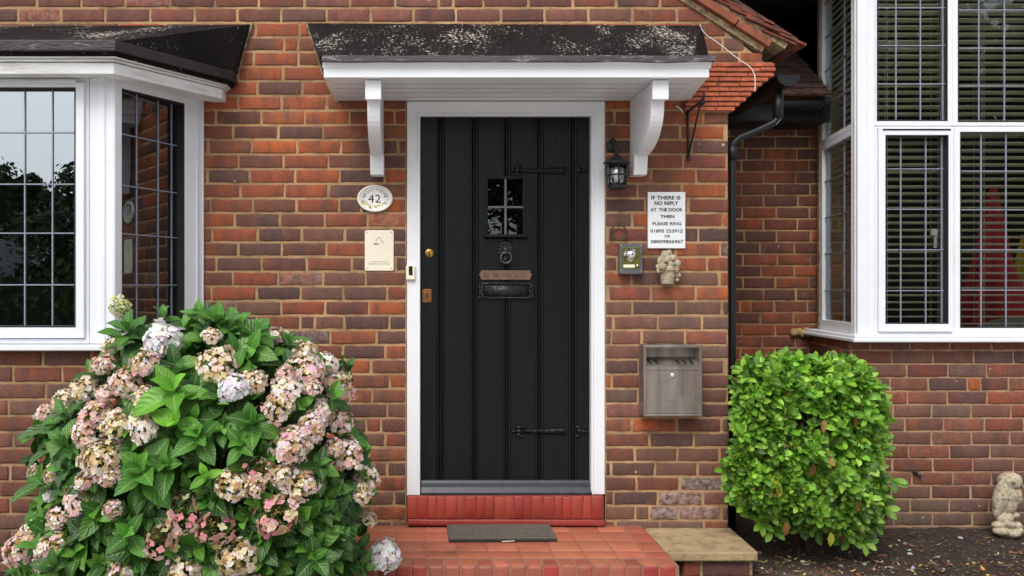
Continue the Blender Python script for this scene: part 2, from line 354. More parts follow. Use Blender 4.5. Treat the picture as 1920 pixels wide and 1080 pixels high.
# ------------------------------------------------------------------ text
def text_mesh(lines, Y, bold=.0):
    """lines: (string, px0, px1, py0, py1) fitted into pixel boxes of the sign's own plane"""
    b = B(); dg = bpy.context.evaluated_depsgraph_get()
    for s, x0, x1, y0, y1 in lines:
        cu = bpy.data.curves.new('t', 'FONT'); cu.body = s; cu.size = 1; cu.offset = bold; cu.resolution_u = 3
        o = bpy.data.objects.new('t', cu); C.objects.link(o); bpy.context.view_layer.update(); dg = bpy.context.evaluated_depsgraph_get()
        me = bpy.data.meshes.new_from_object(o.evaluated_get(dg)); bpy.data.objects.remove(o)
        xs = [v.co.x for v in me.vertices]; ys = [v.co.y for v in me.vertices]
        ax, bx, ay, by = min(xs), max(xs), min(ys), max(ys)
        X0, X1, Z0, Z1 = PX(x0, Y), PX(x1, Y), PZ(y1, Y), PZ(y0, Y)
        vs = [(X0 + (v.co.x - ax) / (bx - ax) * (X1 - X0), Y, Z0 + (v.co.y - ay) / max(by - ay, 1e-6) * (Z1 - Z0)) for v in me.vertices]
        b.add(vs, [tuple(p.vertices) for p in me.polygons]); bpy.data.meshes.remove(me); bpy.data.curves.remove(cu)
    return b

# ------------------------------------------------------------------ brick laying
rng = random.Random(7)
ORG = srgb(184, 92, 42); RED = srgb(158, 76, 46); DRD = srgb(120, 64, 46); PUR = srgb(82, 58, 58); CHR = srgb(70, 58, 56); BRN = srgb(120, 84, 68); GRB = srgb(112, 92, 82); PNK = srgb(142, 84, 74)
def jit(c, a=.14):
    k = 1 + rng.uniform(-a, a); return (c[0] * k * (1 + rng.uniform(-.05, .05)), c[1] * k * (1 + rng.uniform(-.08, .08)), c[2] * k)
def one_brick(b, p, u0, u1, v0, v1, col, depth=.007, e=.003, sag=.0034, col2=None):
    if u1 - u0 < .018 or v1 - v0 < .018: return
    du, dv = u1 - u0, v1 - v0
    us = [0, e, 2.4 * e] + [du * k / 5 for k in (1, 2, 3, 4)] + [du - 2.4 * e, du - e, du]
    if du < .09: us = [0, e, 2.4 * e, du / 2, du - 2.4 * e, du - e, du]
    vs_ = [0, e, 2.4 * e, dv / 2, dv - 2.4 * e, dv - e, dv]
    if dv < .03: vs_ = [0, e, dv / 2, dv - e, dv]
    ru, rv = len(us), len(vs_); seed = Vector((rng.random() * 50, rng.random() * 50, 0)); tilt = rng.uniform(-.0012, .0012); rot = rng.uniform(-.006, .006); out = rng.uniform(-.0012, .0012)
    vv = []
    for j, v in enumerate(vs_):
        for i, u in enumerate(us):
            bi = min(i, ru - 1 - i); bj = min(j, rv - 1 - j); m_ = min(bi, bj)
            w_ = (-depth, -.0015, 0)[min(m_, 2)]
            if bi <= 1 and bj <= 1 and m_ == 1: w_ = -.0026
            nu = noise.noise(Vector((u * 28, v * 28, 0)) + seed) * sag; nv = noise.noise(Vector((u * 28, v * 28, 9)) + seed) * sag
            nw = noise.noise(Vector((u * 45, v * 45, 20)) + seed) * .0011
            edge = 1.0 if m_ < 3 else .0
            uu = u0 + u + nu * edge * 1.2; v2 = v0 + v + nv * edge * 1.2 + (u - du / 2) * rot
            if bi == 0 and bj == 0: uu += (1 if i == 0 else -1) * e * .5; v2 += (1 if j == 0 else -1) * e * .5
            vv.append(p.pt(uu, v2, w_ + nw + (v - dv / 2) / dv * tilt * 2 + (out if m_ else 0)))
    n0 = len(b.v); al = col[3] if len(col) > 3 else 0.0
    b.add(vv, [(j * ru + i, j * ru + i + 1, (j + 1) * ru + i + 1, (j + 1) * ru + i) for j in range(rv - 1) for i in range(ru - 1)])
    for j, v in enumerate(vs_):
        for i, u in enumerate(us):
            k = (noise.noise(Vector((u * 14, v * 8, 40)) + seed) * 1.1 + .42) if col2 else 0.0; k = max(0.0, min(1.0, k)) * .75
            b.c.append(tuple(col[q] * (1 - k) + (col2 or col)[q] * k for q in range(3)) + (al,))
def lay(b, p, umin, umax, vmin, vmax, vref, uref, pal, pitch=.0751, L=.2265, holes=(), joint=.0098, white=None):
    """umin/umax may be functions of v; vref = height of one bed joint, uref = a perpend of the even courses"""
    n0 = math.floor((vmin - vref) / pitch); n1 = math.ceil((vmax - vref) / pitch)
    for n in range(n0, n1):
        v0 = vref + n * pitch + joint / 2; v1 = v0 + pitch - joint; vm = (v0 + v1) / 2
        if vm < vmin or vm > vmax: continue
        lo = umin(vm) if callable(umin) else umin; hi = umax(vm) if callable(umax) else umax
        off = (0 if n % 2 == 0 else L * .40) + rng.uniform(-.01, .01)
        spans = [(lo, hi)]
        for (a, b_, c, d) in holes:
            if c < vm < d:
                ns = []
                for s0, s1 in spans:
                    if b_ <= s0 or a >= s1: ns.append((s0, s1)); continue
                    if a > s0: ns.append((s0, a - .004))
                    if b_ < s1: ns.append((b_ + .004, s1))
                spans = ns
        k = math.floor((lo - uref - off) / L) - 1; u = uref + off + k * L
        while u < hi:
            wd = L * rng.uniform(.965, 1.035)
            us, ue = u + joint / 2 + rng.uniform(-.002, .002), u + wd - joint / 2 + rng.uniform(-.002, .002)
            parts = [(us, ue)]
            if rng.random() < .06: mid = u + wd * rng.choice((.5, .33)); parts = [(us, mid - joint / 2), (mid + joint / 2, ue)]
            for a, b_ in parts:
                for s0, s1 in spans:
                    x0, x1 = max(a, s0), min(b_, s1)
                    if x1 - x0 > .03: one_brick(b, p, x0, x1, v0, v1, jit(pal((x0 + x1) / 2, vm)) + ((white((x0 + x1) / 2, vm) if white else 0.0),), col2=jit(pal((x0 + x1) / 2, vm)))
                    elif x1 - x0 > .018: one_brick(b, p, x0, x1, v0, v1, jit(pal(x0, vm)) + (0.0,))
            u += wd
def pick(*ws):
    r = rng.random() * sum(x[1] for x in ws)
    for c, k in ws:
        r -= k
        if r <= 0: return c
    return ws[0][0]

# ------------------------------------------------------------------ THE HOUSE
house = thing('brick_house', (0.5, 0, .1), 'red brick house front with a black plank door between two white bay windows', 'house')

# front wall
def pal_main(u, v):
    py = CYP - (v - CAMZ) * 366
    if py < 45: return pick((PNK, 4), (DRD, 3), (PUR, 1.5), (BRN, 2), (RED, 1))
    if py < 420: return pick((ORG, 3.6), (RED, 3.6), (DRD, 2.6), (PUR, 2.0), (BRN, 1.5), (CHR, 1.0))
    if py < 600: return pick((ORG, 2.4), (RED, 3), (DRD, 2.4), (PUR, 2.6), (BRN, 2.6), (CHR, 1.8))
    if u > .9: return pick((BRN, 3.8), (PNK, 2.0), (GRB, 3), (DRD, 1.2), (ORG, .6), (PUR, 2), (CHR, .8))
    return pick((ORG, 1.3), (RED, 1.4), (DRD, 2), (PUR, 3), (BRN, 3.4), (CHR, 1.6))
def wh(u, v):
    py = CYP - (v - CAMZ) * 366; px = u * 366 + CXP
    return .62 if (1235 < px < 1330 and 895 < py < 975) else (.28 if rng.random() < .03 else 0.0)
X_R = PX(1366)
def main_right(v):
    py = CYP - (v - CAMZ) * 366
    if py > 208: return X_R
    if py > 117: return PX(1300)
    return PX(1284 + (py + 0) * 1.27 + 6)
DH = (PX(762), PX(1135), PZ(984), PZ(186))
bw = B(); lay(bw, FRONT, -3.0, main_right, .0, 3.25, PZ(206.7), PX(444), pal_main, holes=[DH, (-2.9, -1.17, 1.25, 2.46)], white=wh)
wall = bw.build('wall', M_BRICK, house, smooth=True, recalc=False)
mo = B(); mw = .0042
def hole_wall(b, x0, x1, z0, z1, h, y0, y1):
    b.box(x0, h[0], y0, y1, z0, z1); b.box(h[1], x1, y0, y1, z0, z1); b.box(h[0], h[1], y0, y1, h[3], z1); b.box(h[0], h[1], y0, y1, z0, h[2] - .01)
hole_wall(mo, -1.17, X_R - .003, 0, PZ(118), DH, mw, .30)
mo.box(-3.0, -1.17, mw, .30, 0, 1.25); mo.box(-3.0, -1.17, mw, .30, 2.46, PZ(118))
ve = lambda py: PX(1286 + py * 1.27)
mo.prism(FRONT, [(-3.0, PZ(118)), (PX(1436), PZ(118)), (PX(1280), PZ(-5)), (PX(1280), 3.25), (-3.0, 3.25)], -.30, -mw)
mo.box(X_R - .30, X_R - .003, .30, 1.2, 0, PZ(205))
mo.build('mortar', M_MORT, wall)

# recessed wall on the right and the dwarf walls of both bays
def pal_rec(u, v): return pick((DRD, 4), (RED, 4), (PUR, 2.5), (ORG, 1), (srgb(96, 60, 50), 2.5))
pr = Plane((0, 1.05, 0), (1, 0, 0), (0, -1, 0))
b = B(); lay(b, pr, X_R, 2.62, .1, 2.62, PZ(300, 1.05), PX(1430, 1.05), pal_rec, L=.215)
rw = b.build('wall', M_BRICK, house, smooth=True, recalc=False); put(rw, 'shaded recessed brick wall behind the downpipe')
B().box(X_R - .05, 2.7, 1.056, 1.3, 0, 2.75).build('mortar', M_MORT, rw)
def pal_bayr(u, v):
    py = CYP - (v - CAMZ) * 337
    if py > 935: return pick((GRB, 4), (srgb(104, 90, 72), 3))
    return pick((RED, 2.4), (DRD, 3.4), (PUR, 2.6), (BRN, 4), (ORG, 1.0), (GRB, 1.4))
RBX, RBY, RBX1, RBY1 = 2.395, .34, 2.50, 1.05
pb = Plane((0, RBY + .02, 0), (1, 0, 0), (0, -1, 0))
b = B(); lay(b, pb, RBX, 3.9, .05, 1.22, PZ(885, .36), PX(1748, .36), pal_bayr, L=.222, joint=.0085)
dv_ = Vector((RBX1 - RBX, RBY1 - RBY - .02, 0)); ps = Plane((RBX, RBY + .02, 0), dv_, (-dv_.y, dv_.x, 0))
lay(b, ps, 0.0, dv_.length, .05, 1.22, PZ(885, .36), .1, pal_rec, L=.222)
bay_r = b.build('bay_wall', M_BRICK, house, smooth=True, recalc=False); put(bay_r, 'dwarf brick wall under the right bay window, stained grey along its foot')
b = B(); b.prism(Plane((0, 0, 0), (1, 0, 0), (0, 0, 1), (0, 1, 0)), [(RBX + .006, RBY + .026), (4.2, RBY + .026), (4.2, 1.3), (RBX1 + .006, 1.3), (RBX1 + .006, RBY1)], 0.0, 1.205)
b.build('mortar', pm('pale_pink_mortar', srgb(172, 138, 108), .95, .25, 6, .004, 90, col2=srgb(118, 92, 72), t2=(.5, .75)), bay_r)
LBX, LBY, LBX1 = -1.39, -.45, -1.10
def pal_bayl(u, v): return pick((DRD, 3), (BRN, 3), (PUR, 2), (RED, 2), (PNK, 1.5), (ORG, .6))
pl = Plane((0, LBY + .01, 0), (1, 0, 0), (0, -1, 0))
b = B(); lay(b, pl, -3.0, LBX, .1, 1.22, PZ(687.7, LBY), PX(77, LBY), pal_bayl)
dl = Vector((LBX1 - LBX, -LBY, 0)); pls = Plane((LBX, LBY + .01, 0), dl, (dl.y, -dl.x, 0))
lay(b, pls, 0, dl.length, .1, 1.22, PZ(687.7, LBY), .1, pal_bayl)
bay_l = b.build('bay_wall', M_BRICK, house, smooth=True, recalc=False); put(bay_l, 'dwarf brick wall under the left bay window behind the hydrangea')
b = B(); b.prism(Plane((0, 0, 0), (1, 0, 0), (0, 0, 1), (0, 1, 0)), [(-3.0, LBY + .016), (LBX - .004, LBY + .016), (LBX1 - .006, .02), (-3.0, .02)], 0.0, 1.225)
b.build('mortar', M_MORT, bay_l)

# dark rooms behind the glass
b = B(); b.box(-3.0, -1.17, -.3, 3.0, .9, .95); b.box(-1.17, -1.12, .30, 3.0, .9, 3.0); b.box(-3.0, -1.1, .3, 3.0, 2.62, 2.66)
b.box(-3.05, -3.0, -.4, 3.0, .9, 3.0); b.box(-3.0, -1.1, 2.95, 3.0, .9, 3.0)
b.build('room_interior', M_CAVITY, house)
b = B(); b.box(-.3, 1.3, .6, .65, .3, 2.6); b.box(-.3, 1.3, .3, .6, 2.6, 2.65); b.box(-.35, -.3, .3, .6, .3, 2.6); b.box(1.3, 1.35, .3, .6, .3, 2.6); b.build('door_glass_backing', M_CAVITY, house)  # dark box added behind the door glass so no light shows through
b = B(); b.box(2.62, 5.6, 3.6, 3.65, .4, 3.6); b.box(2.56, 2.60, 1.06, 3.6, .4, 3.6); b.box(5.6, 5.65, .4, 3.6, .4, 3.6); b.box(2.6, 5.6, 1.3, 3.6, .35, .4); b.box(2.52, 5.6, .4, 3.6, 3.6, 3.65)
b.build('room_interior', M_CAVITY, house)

# ---- bay windows
def leaded(plane, u0, u1, vts, v0, v1, hzs, w_, parent, extra=.004):
    b = B()
    for u in vts: b.obox(plane, u - .0028, u + .0028, v0, v1, w_, w_ + .005)
    for v in hzs: b.obox(plane, u0, u1, v - .0027, v + .0027, w_ + .0005, w_ + .0062)
    return b.build('leading', M_LEADING, parent)
def pane(plane, u0, u1, v0, v1, w_, parent, mat=M_GLASS):
    me = B().add([plane.pt(u0, v0, w_), plane.pt(u1, v0, w_), plane.pt(u1, v1, w_), plane.pt(u0, v1, w_)], [(0, 1, 2, 3) if plane.U.cross(plane.V).dot(plane.N) > 0 else (3, 2, 1, 0)])
    return me.build('pane', mat, parent, recalc=False)

# left bay: front light
WL = B()
HB, HT = 1.245, 2.462
pf = Plane((0, LBY, 0), (1, 0, 0), (0, -1, 0))
xg0, xg1, zg0, zg1 = -1.97, PX(143, LBY), PZ(611, LBY + .03), PZ(170, LBY + .03)
WL.ring(pf, -2.05, PX(167, LBY), HB, HT, (.035, .020, .022, .020), -.07, .0)              # outer frame
WL.ring(pf, -2.028, PX(160, LBY), HB + .026, HT - .024, (.05, PX(160, LBY) - xg1, zg0 - HB - .026, HT - .024 - zg1), -.05, .016)   # casement
WL.ring(pf, -2.93, -2.052, HB, HT, .06, -.07, .0)
# corner post with ridges
q = [(PX(167, LBY) + .002, 0), (LBX - .075, 0), (LBX - .07, .006), (LBX - .045, .006), (LBX - .040, 0), (LBX - .018, 0), (LBX - .014, .007), (LBX + .002, .005)]
prof = [(x, LBY - y) for x, y in q] + [(LBX + .022, LBY + .030), (LBX - .02, LBY + .07), (PX(167, LBY) + .002, LBY + .07)]
XY = Plane((0, 0, 0), (1, 0, 0), (0, 0, 1), (0, 1, 0))
WL.prism(XY, prof, HB, HT)
# canted light
lc = dl.length; pc = Plane((LBX, LBY, 0), dl, (dl.y, -dl.x, 0))
def tpx(px):   # distance along the canted side that projects to px
    k = (px - CXP) / F_PX; return (k * (CAMD + LBY) - LBX) / (dl.x - k * dl.y) * lc
tg0, tg1 = tpx(224), tpx(345)
WL.ring(pc, .035, lc - .004, HB, HT, (tg0 - .035, lc - .004 - tg1, 1.328 - HB, HT - 2.418), -.07, .0)
WL.ring(pc, lc - .055, lc - .006, HB + .004, HT - .004, .012, .0015, .008)
win_l = WL.build('window', M_WHITE, house, bevel=.003); put(win_l, 'white bay window on the left with leaded panes reflecting sky and trees')
B().ring(pf, xg0 - .004, xg1 + .004, zg0 - .004, zg1 + .004, .006, -.012, .0125 + .005).build('gasket', M_SEAL, win_l)
pane(pf, xg0, xg1, zg0, zg1, -.012, win_l); pane(pf, -2.88, -2.1, HB + .05, HT - .05, -.03, win_l)
sk0, sk1 = pc.pt(tg0, 0, -.010), pc.pt(tg1, 0, -.052); psk = Plane(sk0, sk1 - sk0, Vector(((sk1 - sk0).y, -(sk1 - sk0).x, 0))); lsk = (sk1 - sk0).length; rsk = lsk / (tg1 - tg0)
pane(psk, 0, lsk, 1.328, 2.418, 0, win_l, M_GLASSC)
B().ring(pc, tg0 - .003, tg1 + .003, 1.325, 2.421, .006, -.055, .0006).build('gasket', M_SEAL, win_l)
hz = [PZ(y, LBY) for y in (248, 345, 437, 534)]
leaded(pf, xg0, xg1, [PX(x, LBY) for x in (-6, 45, 97)], zg0, zg1, hz, -.011, win_l)
leaded(psk, 0, lsk, [(tpx(q) - tg0) * rsk for q in (261, 305, 333)], 1.328, 2.418, hz, .001, win_l)
b = B(); b.obox(pf, -1.95, PX(147, LBY), PZ(158, LBY), PZ(151, LBY), .017, .030); b.build('trickle_vent', M_WPAINT, win_l, bevel=.003)
b = B()   # sill
b.prism(XY, [(-3, LBY - .055), (LBX + .012, LBY - .055), (LBX1 + .04, -.012), (LBX1 - .03, -.012), (LBX - .03, LBY + .03), (-3, LBY + .03)], 1.216, 1.242)
b.build('sill', M_WHITE, win_l, bevel=.006, seg=3)
# blind-less dark backing close to the glass so the reflection reads
# bay roof, lead edge, fascia
ZE = 2.579
b = B()
A_, B_, C_, D_, E_, F_, G_ = (-3, -.61, ZE), (-1.328, -.61, ZE), (-.935, -.10, ZE), (-.858, -.004, 2.850), (-3, -.004, 2.835), (-1.10, -.004, 2.846), (-.935, -.004, 2.555)
lo = [(-3, -.59, 2.52), (-1.34, -.59, 2.52), (-.955, -.10, 2.52)]
b.add([A_, B_, C_, D_, E_, F_, G_] + lo + [(-3, -.004, 2.52), (-.95, -.004, 2.52)], [(0, 1, 5, 4), (1, 2, 3, 5), (2, 6, 3), (0, 7, 8, 1), (1, 8, 9, 2), (2, 9, 11, 6), (7, 10, 11, 9, 8)])
broof = b.build('bay_roof', M_FELTB, house, recalc=True); put(broof, 'speckled black felt roof over the left bay')
b = B(); off = [(-3, -.618), (-1.326, -.618), (-.925, -.095), (-.925, -.004), (-.94, -.004), (-.945, -.09), (-1.335, -.600), (-3, -.600)]
b.prism(XY, off, 2.537, ZE + .006); b.build('lead_edge', M_LEADD, broof, bevel=.004)
b = B()
fo = lambda d, z0, z1: b.prism(XY, [(-3, -.565 - d), (-1.352 + d * .55, -.565 - d), (-.985 + d, -.085), (-.985 + d, -.004), (-1.05, -.004), (-1.10, -.05), (-1.40, -.50), (-3, -.50)], z0, z1)
fo(.0, 2.449, 2.500); fo(.012, 2.503, 2.512); fo(.024, 2.514, 2.534)
b.build('fascia', M_WPAINT, broof, bevel=.003)
b = B(); b.prism(XY, [(-3, -.50), (-1.40, -.50), (-1.10, -.045), (-1.10, -.004), (-3, -.004)], 2.464, 2.4655); b.build('soffit', M_WPAINT, broof)
b = B()   # mortar fillet along the roof end
b.tube([(-.853, -.004, 2.856), (-.895, -.004, 2.72), (-.93, -.004, 2.60), (-.93, -.02, 2.545)], .009, 6); b.build('mortar_fillet', M_VMORT, broof)

# right bay windows
RF = RBY - .02
pq = Plane((0, RF, 0), (1, 0, 0), (0, -1, 0)); X = lambda px: PX(px, RF); Z = lambda py: PZ(py, RF)
b = B()
TOPZ = 3.5
b.obox(pq, X(1606), X(1625), Z(630), TOPZ, -.06, .012); b.obox(pq, X(1625) + .001, X(1640), Z(630), TOPZ, -.06, .004)     # corner post
b.ring(pq, X(1641), X(1786), Z(236), TOPZ, (X(1645) - X(1641), X(1786) - X(1776), Z(226) - Z(236), .05), -.06, .0)
b.ring(pq, X(1786) + .001, X(2300), Z(236), TOPZ, (X(1797) - X(1787), .05, Z(228) - Z(236), .05), -.06, .0)
b.ring(pq, X(1641), X(1790), Z(629), Z(237), (X(1645) - X(1641), X(1790) - X(1785), .018, .010), -.06, .0)
b.ring(pq, X(1645) + .002, X(1784), Z(622), Z(241), (X(1658) - X(1645), X(1784) - X(1774), Z(606) - Z(622), Z(241) - Z(255)), -.04, .016)
b.ring(pq, X(1790) + .001, X(2300), Z(629), Z(237), (X(1801) - X(1790), .05, Z(614) - Z(629), Z(237) - Z(248)), -.06, .0)
dr = Vector((RBX1 - RBX, RBY1 - RF - .12, 0)); lr = dr.length; pk = Plane((X(1606) - .004, RF + .012, 0), dr, (-dr.y, dr.x, 0))
def rpx(px):
    k = (px - CXP) / F_PX; O = pk.O; U = pk.U; return (k * (CAMD + O.y) - O.x) / (U.x - k * U.y)
zt0, zt1 = Z(250), Z(228)
b.ring(pk, .0, lr, 1.245, zt0 + .035, (.02, .05, .06, .035), -.06, .0); b.ring(pk, .0, lr, zt0 + .036, TOPZ, (.02, .05, .03, .05), -.06, .0)
win_r = b.build('window', M_WHITE, house, bevel=.003); put(win_r, 'tall white bay window on the right with leaded panes and slatted blinds behind')
b = B(); b.obox(pk, lr + .001, lr + .035, 1.245, TOPZ, -.05, .004); b.build('edge_sealant', M_VMORT, win_r)
g = B()
for (a, c, d, e) in ((1645, 1776, Z(226), TOPZ - .05), (1797, 2290, Z(228), TOPZ - .05), (1658, 1774, Z(606), Z(255)), (1801, 2290, Z(614), Z(248))):
    pane(pq, X(a), X(c), d, e, -.02, win_r, M_GLASSR)
    g.ring(pq, X(a) - .003, X(c) + .003, d - .003, e + .003, .0055, -.02, .0006 if a != 1658 else .0166)
pane(pk, .02, lr - .05, 1.305, zt0, -.02, win_r, M_GLASSR); pane(pk, .02, lr - .05, zt0 + .066, TOPZ - .05, -.02, win_r, M_GLASSR)
g.obox(pq, X(1652), X(1779), Z(245.5), Z(242.5), .0165, .0185)  # black strip painted where the dark gap above the casement shows
g.build('gasket', M_SEAL, win_r)
leaded(pq, X(1645), X(1776), [X(1683), X(1729), X(1771)], Z(226), TOPZ - .05, [Z(-58), Z(13), Z(84), Z(156)], -.019, win_r)
leaded(pq, X(1797), X(2290), [X(x) for x in (1839, 1887, 1935, 1983)], Z(228), TOPZ - .05, [Z(-56), Z(17), Z(89), Z(160)], -.019, win_r)
leaded(pq, X(1658), X(1774), [X(1692), X(1739), X(1769)], Z(606), Z(255), [Z(316), Z(392), Z(468), Z(545)], -.019, win_r)
leaded(pq, X(1801), X(2290), [X(x) for x in (1843, 1890, 1938)], Z(614), Z(248), [Z(320), Z(393), Z(468), Z(544)], -.019, win_r)
leaded(pk, .02, lr - .05, [rpx(1577), rpx(1550)], 1.305, zt0, [Z(316), Z(392), Z(468), Z(545)], -.019, win_r)
leaded(pk, .02, lr - .05, [rpx(1577), rpx(1550)], zt0 + .066, TOPZ - .05, [Z(-58), Z(13), Z(84), Z(156)], -.019, win_r)
b = B(); b.prism(XY, [(2.40 - .03, RF - .055), (4.4, RF - .055), (4.4, RF + .06), (2.46, RF + .06), (2.54, 1.0), (2.445, 1.03)], 1.203, 1.226)
b.prism(XY, [(2.40 - .014, RF - .038), (4.4, RF - .038), (4.4, RF + .06), (2.46, RF + .06), (2.54, 1.0), (2.455, 1.0)], 1.2265, 1.243)
b.build('sill', M_WHITE, win_r, bevel=.007, seg=3)
b = B(); b.tube([P(1757, 432, RF + .05), P(1754, 440, RF + .06), P(1753, 465, RF + .06)], .009, 8); b.obox(pq, X(1754), X(1764), Z(440), Z(428), -.05, -.035)
b.build('handle', M_WHITE, win_r)
b = B()
for i in range(7): b.ball(P(1486 + i * 6 + rng.uniform(-2, 2), 624 + rng.uniform(-3, 3), 1.03), (.022, .02, .026), 8, 6)
b.build('sill_mortar', pm('tan_mortar_patch', srgb(176, 148, 100), .95, .2, 30, .01, 60), win_r, smooth=True)

# ---- venetian blinds
def blind(name, label, plane, u0, u1, z0, z1, pitch, tilt, w_, cords, dep=.048, grp='slatted blinds in the right bay'):
    r = thing(name, plane.pt(u0, z0, w_), label, 'blind', grp)
    b = B(); z = z0; ct, st = math.cos(R(tilt)), math.sin(R(tilt))
    while z < z1:
        n = 4; row = []
        for k in range(n + 1):
            t = k / n - .5; x_ = t * dep; crown = .0028 * (1 - (2 * t) ** 2)
            row.append((x_ * ct - crown * st, x_ * st + crown * ct))
        dz = rng.uniform(-.0012, .0012); sk = rng.uniform(-.001, .001)
        vs = [plane.pt(u0, z + h + dz, w_ + a) for a, h in row] + [plane.pt(u1, z + h + dz + sk, w_ + a) for a, h in row]
        vs += [plane.pt(u0, z + h + dz - .0042, w_ + a) for a, h in row] + [plane.pt(u1, z + h + dz + sk - .0042, w_ + a) for a, h in row]
        m = n + 1
        b.add(vs, [(k, k + 1, m + k + 1, m + k) for k in range(n)] + [(2 * m + k, 3 * m + k, 3 * m + k + 1, 2 * m + k + 1) for k in range(n)] + [(0, m, 3 * m, 2 * m), (n, 2 * m + n, 3 * m + n, m + n)])
        z += pitch
    b.build('slats', M_BLIND, r, recalc=False)
    c = B()
    for u in cords:
        for dd in (-.027, .027): c.tube([plane.pt(u + dd * .12, z0, w_ + dd), plane.pt(u + dd * .12, z1, w_ + dd)], .0011, 5)
        c.tube([plane.pt(u + .014, z0 - .02, w_ + .030), plane.pt(u + .014, z1, w_ + .030)], .0013, 5)
    c.build('cord', M_CORD, r)
    return r
pin = Plane((0, RF, 0), (1, 0, 0), (0, -1, 0))
blind('venetian_blind', 'olive cream slatted blind behind the narrow casement of the right bay', pin, X(1640), X(1792), 1.30, 3.4, .0405, 9, -.075, [X(1668), X(1768)])
blind('venetian_blind', 'wide slatted blind hanging in front of the red and yellow objects', pin, X(1803), X(2250), 1.30, 3.4, .0405, 9, -.075, [X(1851), X(1990)])
blind('venetian_blind', 'slatted blind in the narrow canted side of the right bay, nearly closed', pk, .03, lr + .02, 1.36, 3.4, .0405, -58, -.052, [.2, lr - .15], .046)
# things inside the room
b = B(); rr_ = []
def cone_cloth(px, top, bot, hw0, hw1, Y, folds, ph, mat, name, label, cat):
    b = B(); c0 = P(px, top, Y); c1 = P(px, bot, Y); n = 40; m = 14; vs = []
    for j in range(m):
        t = j / (m - 1); z = c0.z + (c1.z - c0.z) * t; r_ = hw0 + (hw1 - hw0) * t
        for k in range(n):
            a = 2 * math.pi * k / n; rr = r_ * (1 + .16 * math.sin(a * folds + ph + t * 1.5) + .22 * noise.noise(Vector((t * 3.1, ph * 7, 0))) + .12 * math.sin(a * 2 + t * 4))
            vs.append((c0.x + rr * math.cos(a), Y + rr * .6 * math.sin(a), z))
    fs = [(j * n + k, j * n + (k + 1) % n, (j + 1) * n + (k + 1) % n, (j + 1) * n + k) for j in range(m - 1) for k in range(n)] + [tuple(range(n))]
    b.add(vs, fs); o = b.build(name, mat, None, smooth=True); put(o, label, cat); return o
cone_cloth(1862, 352, 620, .02, .20, .95, 7, 0, pm('red_cloth', srgb(176, 34, 52), .8, .2, 6), 'cloth_cone', 'tall red draped cloth standing inside the right bay window', 'cloth')
cone_cloth(1925, 440, 620, .03, .14, 1.05, 6, 1, pm('yellow_cloth', srgb(190, 160, 40), .8, .2, 6), 'cloth_cone', 'yellow draped cloth beside the red one inside the right bay', 'cloth')
b = B(); b.ball(P(1905, 622, .75), (.24, .14, .085), 16, 10); put(b.build('cushion', pm('grey_white_cloth', srgb(160, 165, 165), .9, .1, 6, .01, 12), smooth=True), 'pale grey cushion lying low inside the right bay window', 'cushion')

# ---- porch canopy
YC = -.47
cx0, cx1 = PX(607, YC), PX(1330, YC); ZS = 2.458
b = B(); eL, eR = PX(600, -.49), PX(1298, -.49); ze = PZ(104, -.49)
wl, wr, zt = PX(577), PX(1314), PZ(44)
b.add([(eL, -.49, ze), (eR, -.49, ze), (wr, -.004, zt - .012), (wl, -.004, zt), (eL, -.46, ze - .03), (eR, -.46, ze - .03), (PX(1330), -.004, PZ(112)), (PX(605), -.004, PZ(136))],
      [(0, 1, 2, 3), (0, 4, 5, 1), (1, 5, 6, 2), (0, 3, 7, 4), (4, 7, 6, 5), (2, 6, 7, 3)])
canopy = b.build('canopy', M_FELT, house); put(canopy, 'flat porch hood over the door with speckled black top and white underside')
b = B()
n = 60; xa, xb = PX(603, -.50), PX(1341, -.50); top = []; 
pts_t = []; pts_b = []
for k in range(n + 1):
    x = xa + (xb - xa) * k / n; a = noise.noise(Vector((x * 4, 0, 0))) * .003; c = noise.noise(Vector((x * 5, 7, 0))) * .004
    pts_t.append((x, PZ(104, -.50) + a)); pts_b.append((x, PZ(115.5, -.50) + c))
b.prism(FRONT, pts_t + pts_b[::-1], .455, .502); b.build('lead_edge', M_LEAD, canopy, bevel=.002)
b = B()
b.box(cx0, cx1, YC, YC + .03, ZS, PZ(127.5, YC)); 
mz = PZ(128, YC) + .001
b.prism(Plane((0, 0, 0), (0, -1, 0), (1, 0, 0)), [(-YC - .028, mz), (-YC + .004, mz), (-YC + .006, mz + .008), (-YC + .002, mz + .010), (-YC + .010, mz + .018), (-YC + .022, mz + .027), (-YC + .022, mz + .032), (-YC - .028, mz + .032)], cx0 - .006, cx1 + .008)
fas = b.build('fascia', M_PAINT, canopy, bevel=.002)
b = B(); sx0, sx1 = PX(632), PX(1291)
b.add([(cx0, YC + .032, ZS + .001), (cx1, YC + .032, ZS + .001), (sx1, -.003, ZS + .001), (sx0, -.003, ZS + .001), (cx0, YC + .032, ZS + .09), (cx1, YC + .032, ZS + .09), (sx1 + .01, -.003, ZS + .15), (sx0 - .06, -.003, ZS + .15)],
      [(0, 1, 2, 3), (4, 7, 6, 5), (0, 4, 5, 1), (1, 5, 6, 2), (2, 6, 7, 3), (3, 7, 4, 0)])
nb = 5
b.build('soffit', M_PAINT, canopy)
b = B()
for k in range(1, nb): y = YC + .03 - (YC + .03) * k / nb; b.box(cx0 + .02, cx1 - .04, y - .0015, y + .0015, ZS - .0012, ZS)
b.build('soffit_joint', pm('grimy_joint', (.45, .43, .40), .8), canopy)
b = B()
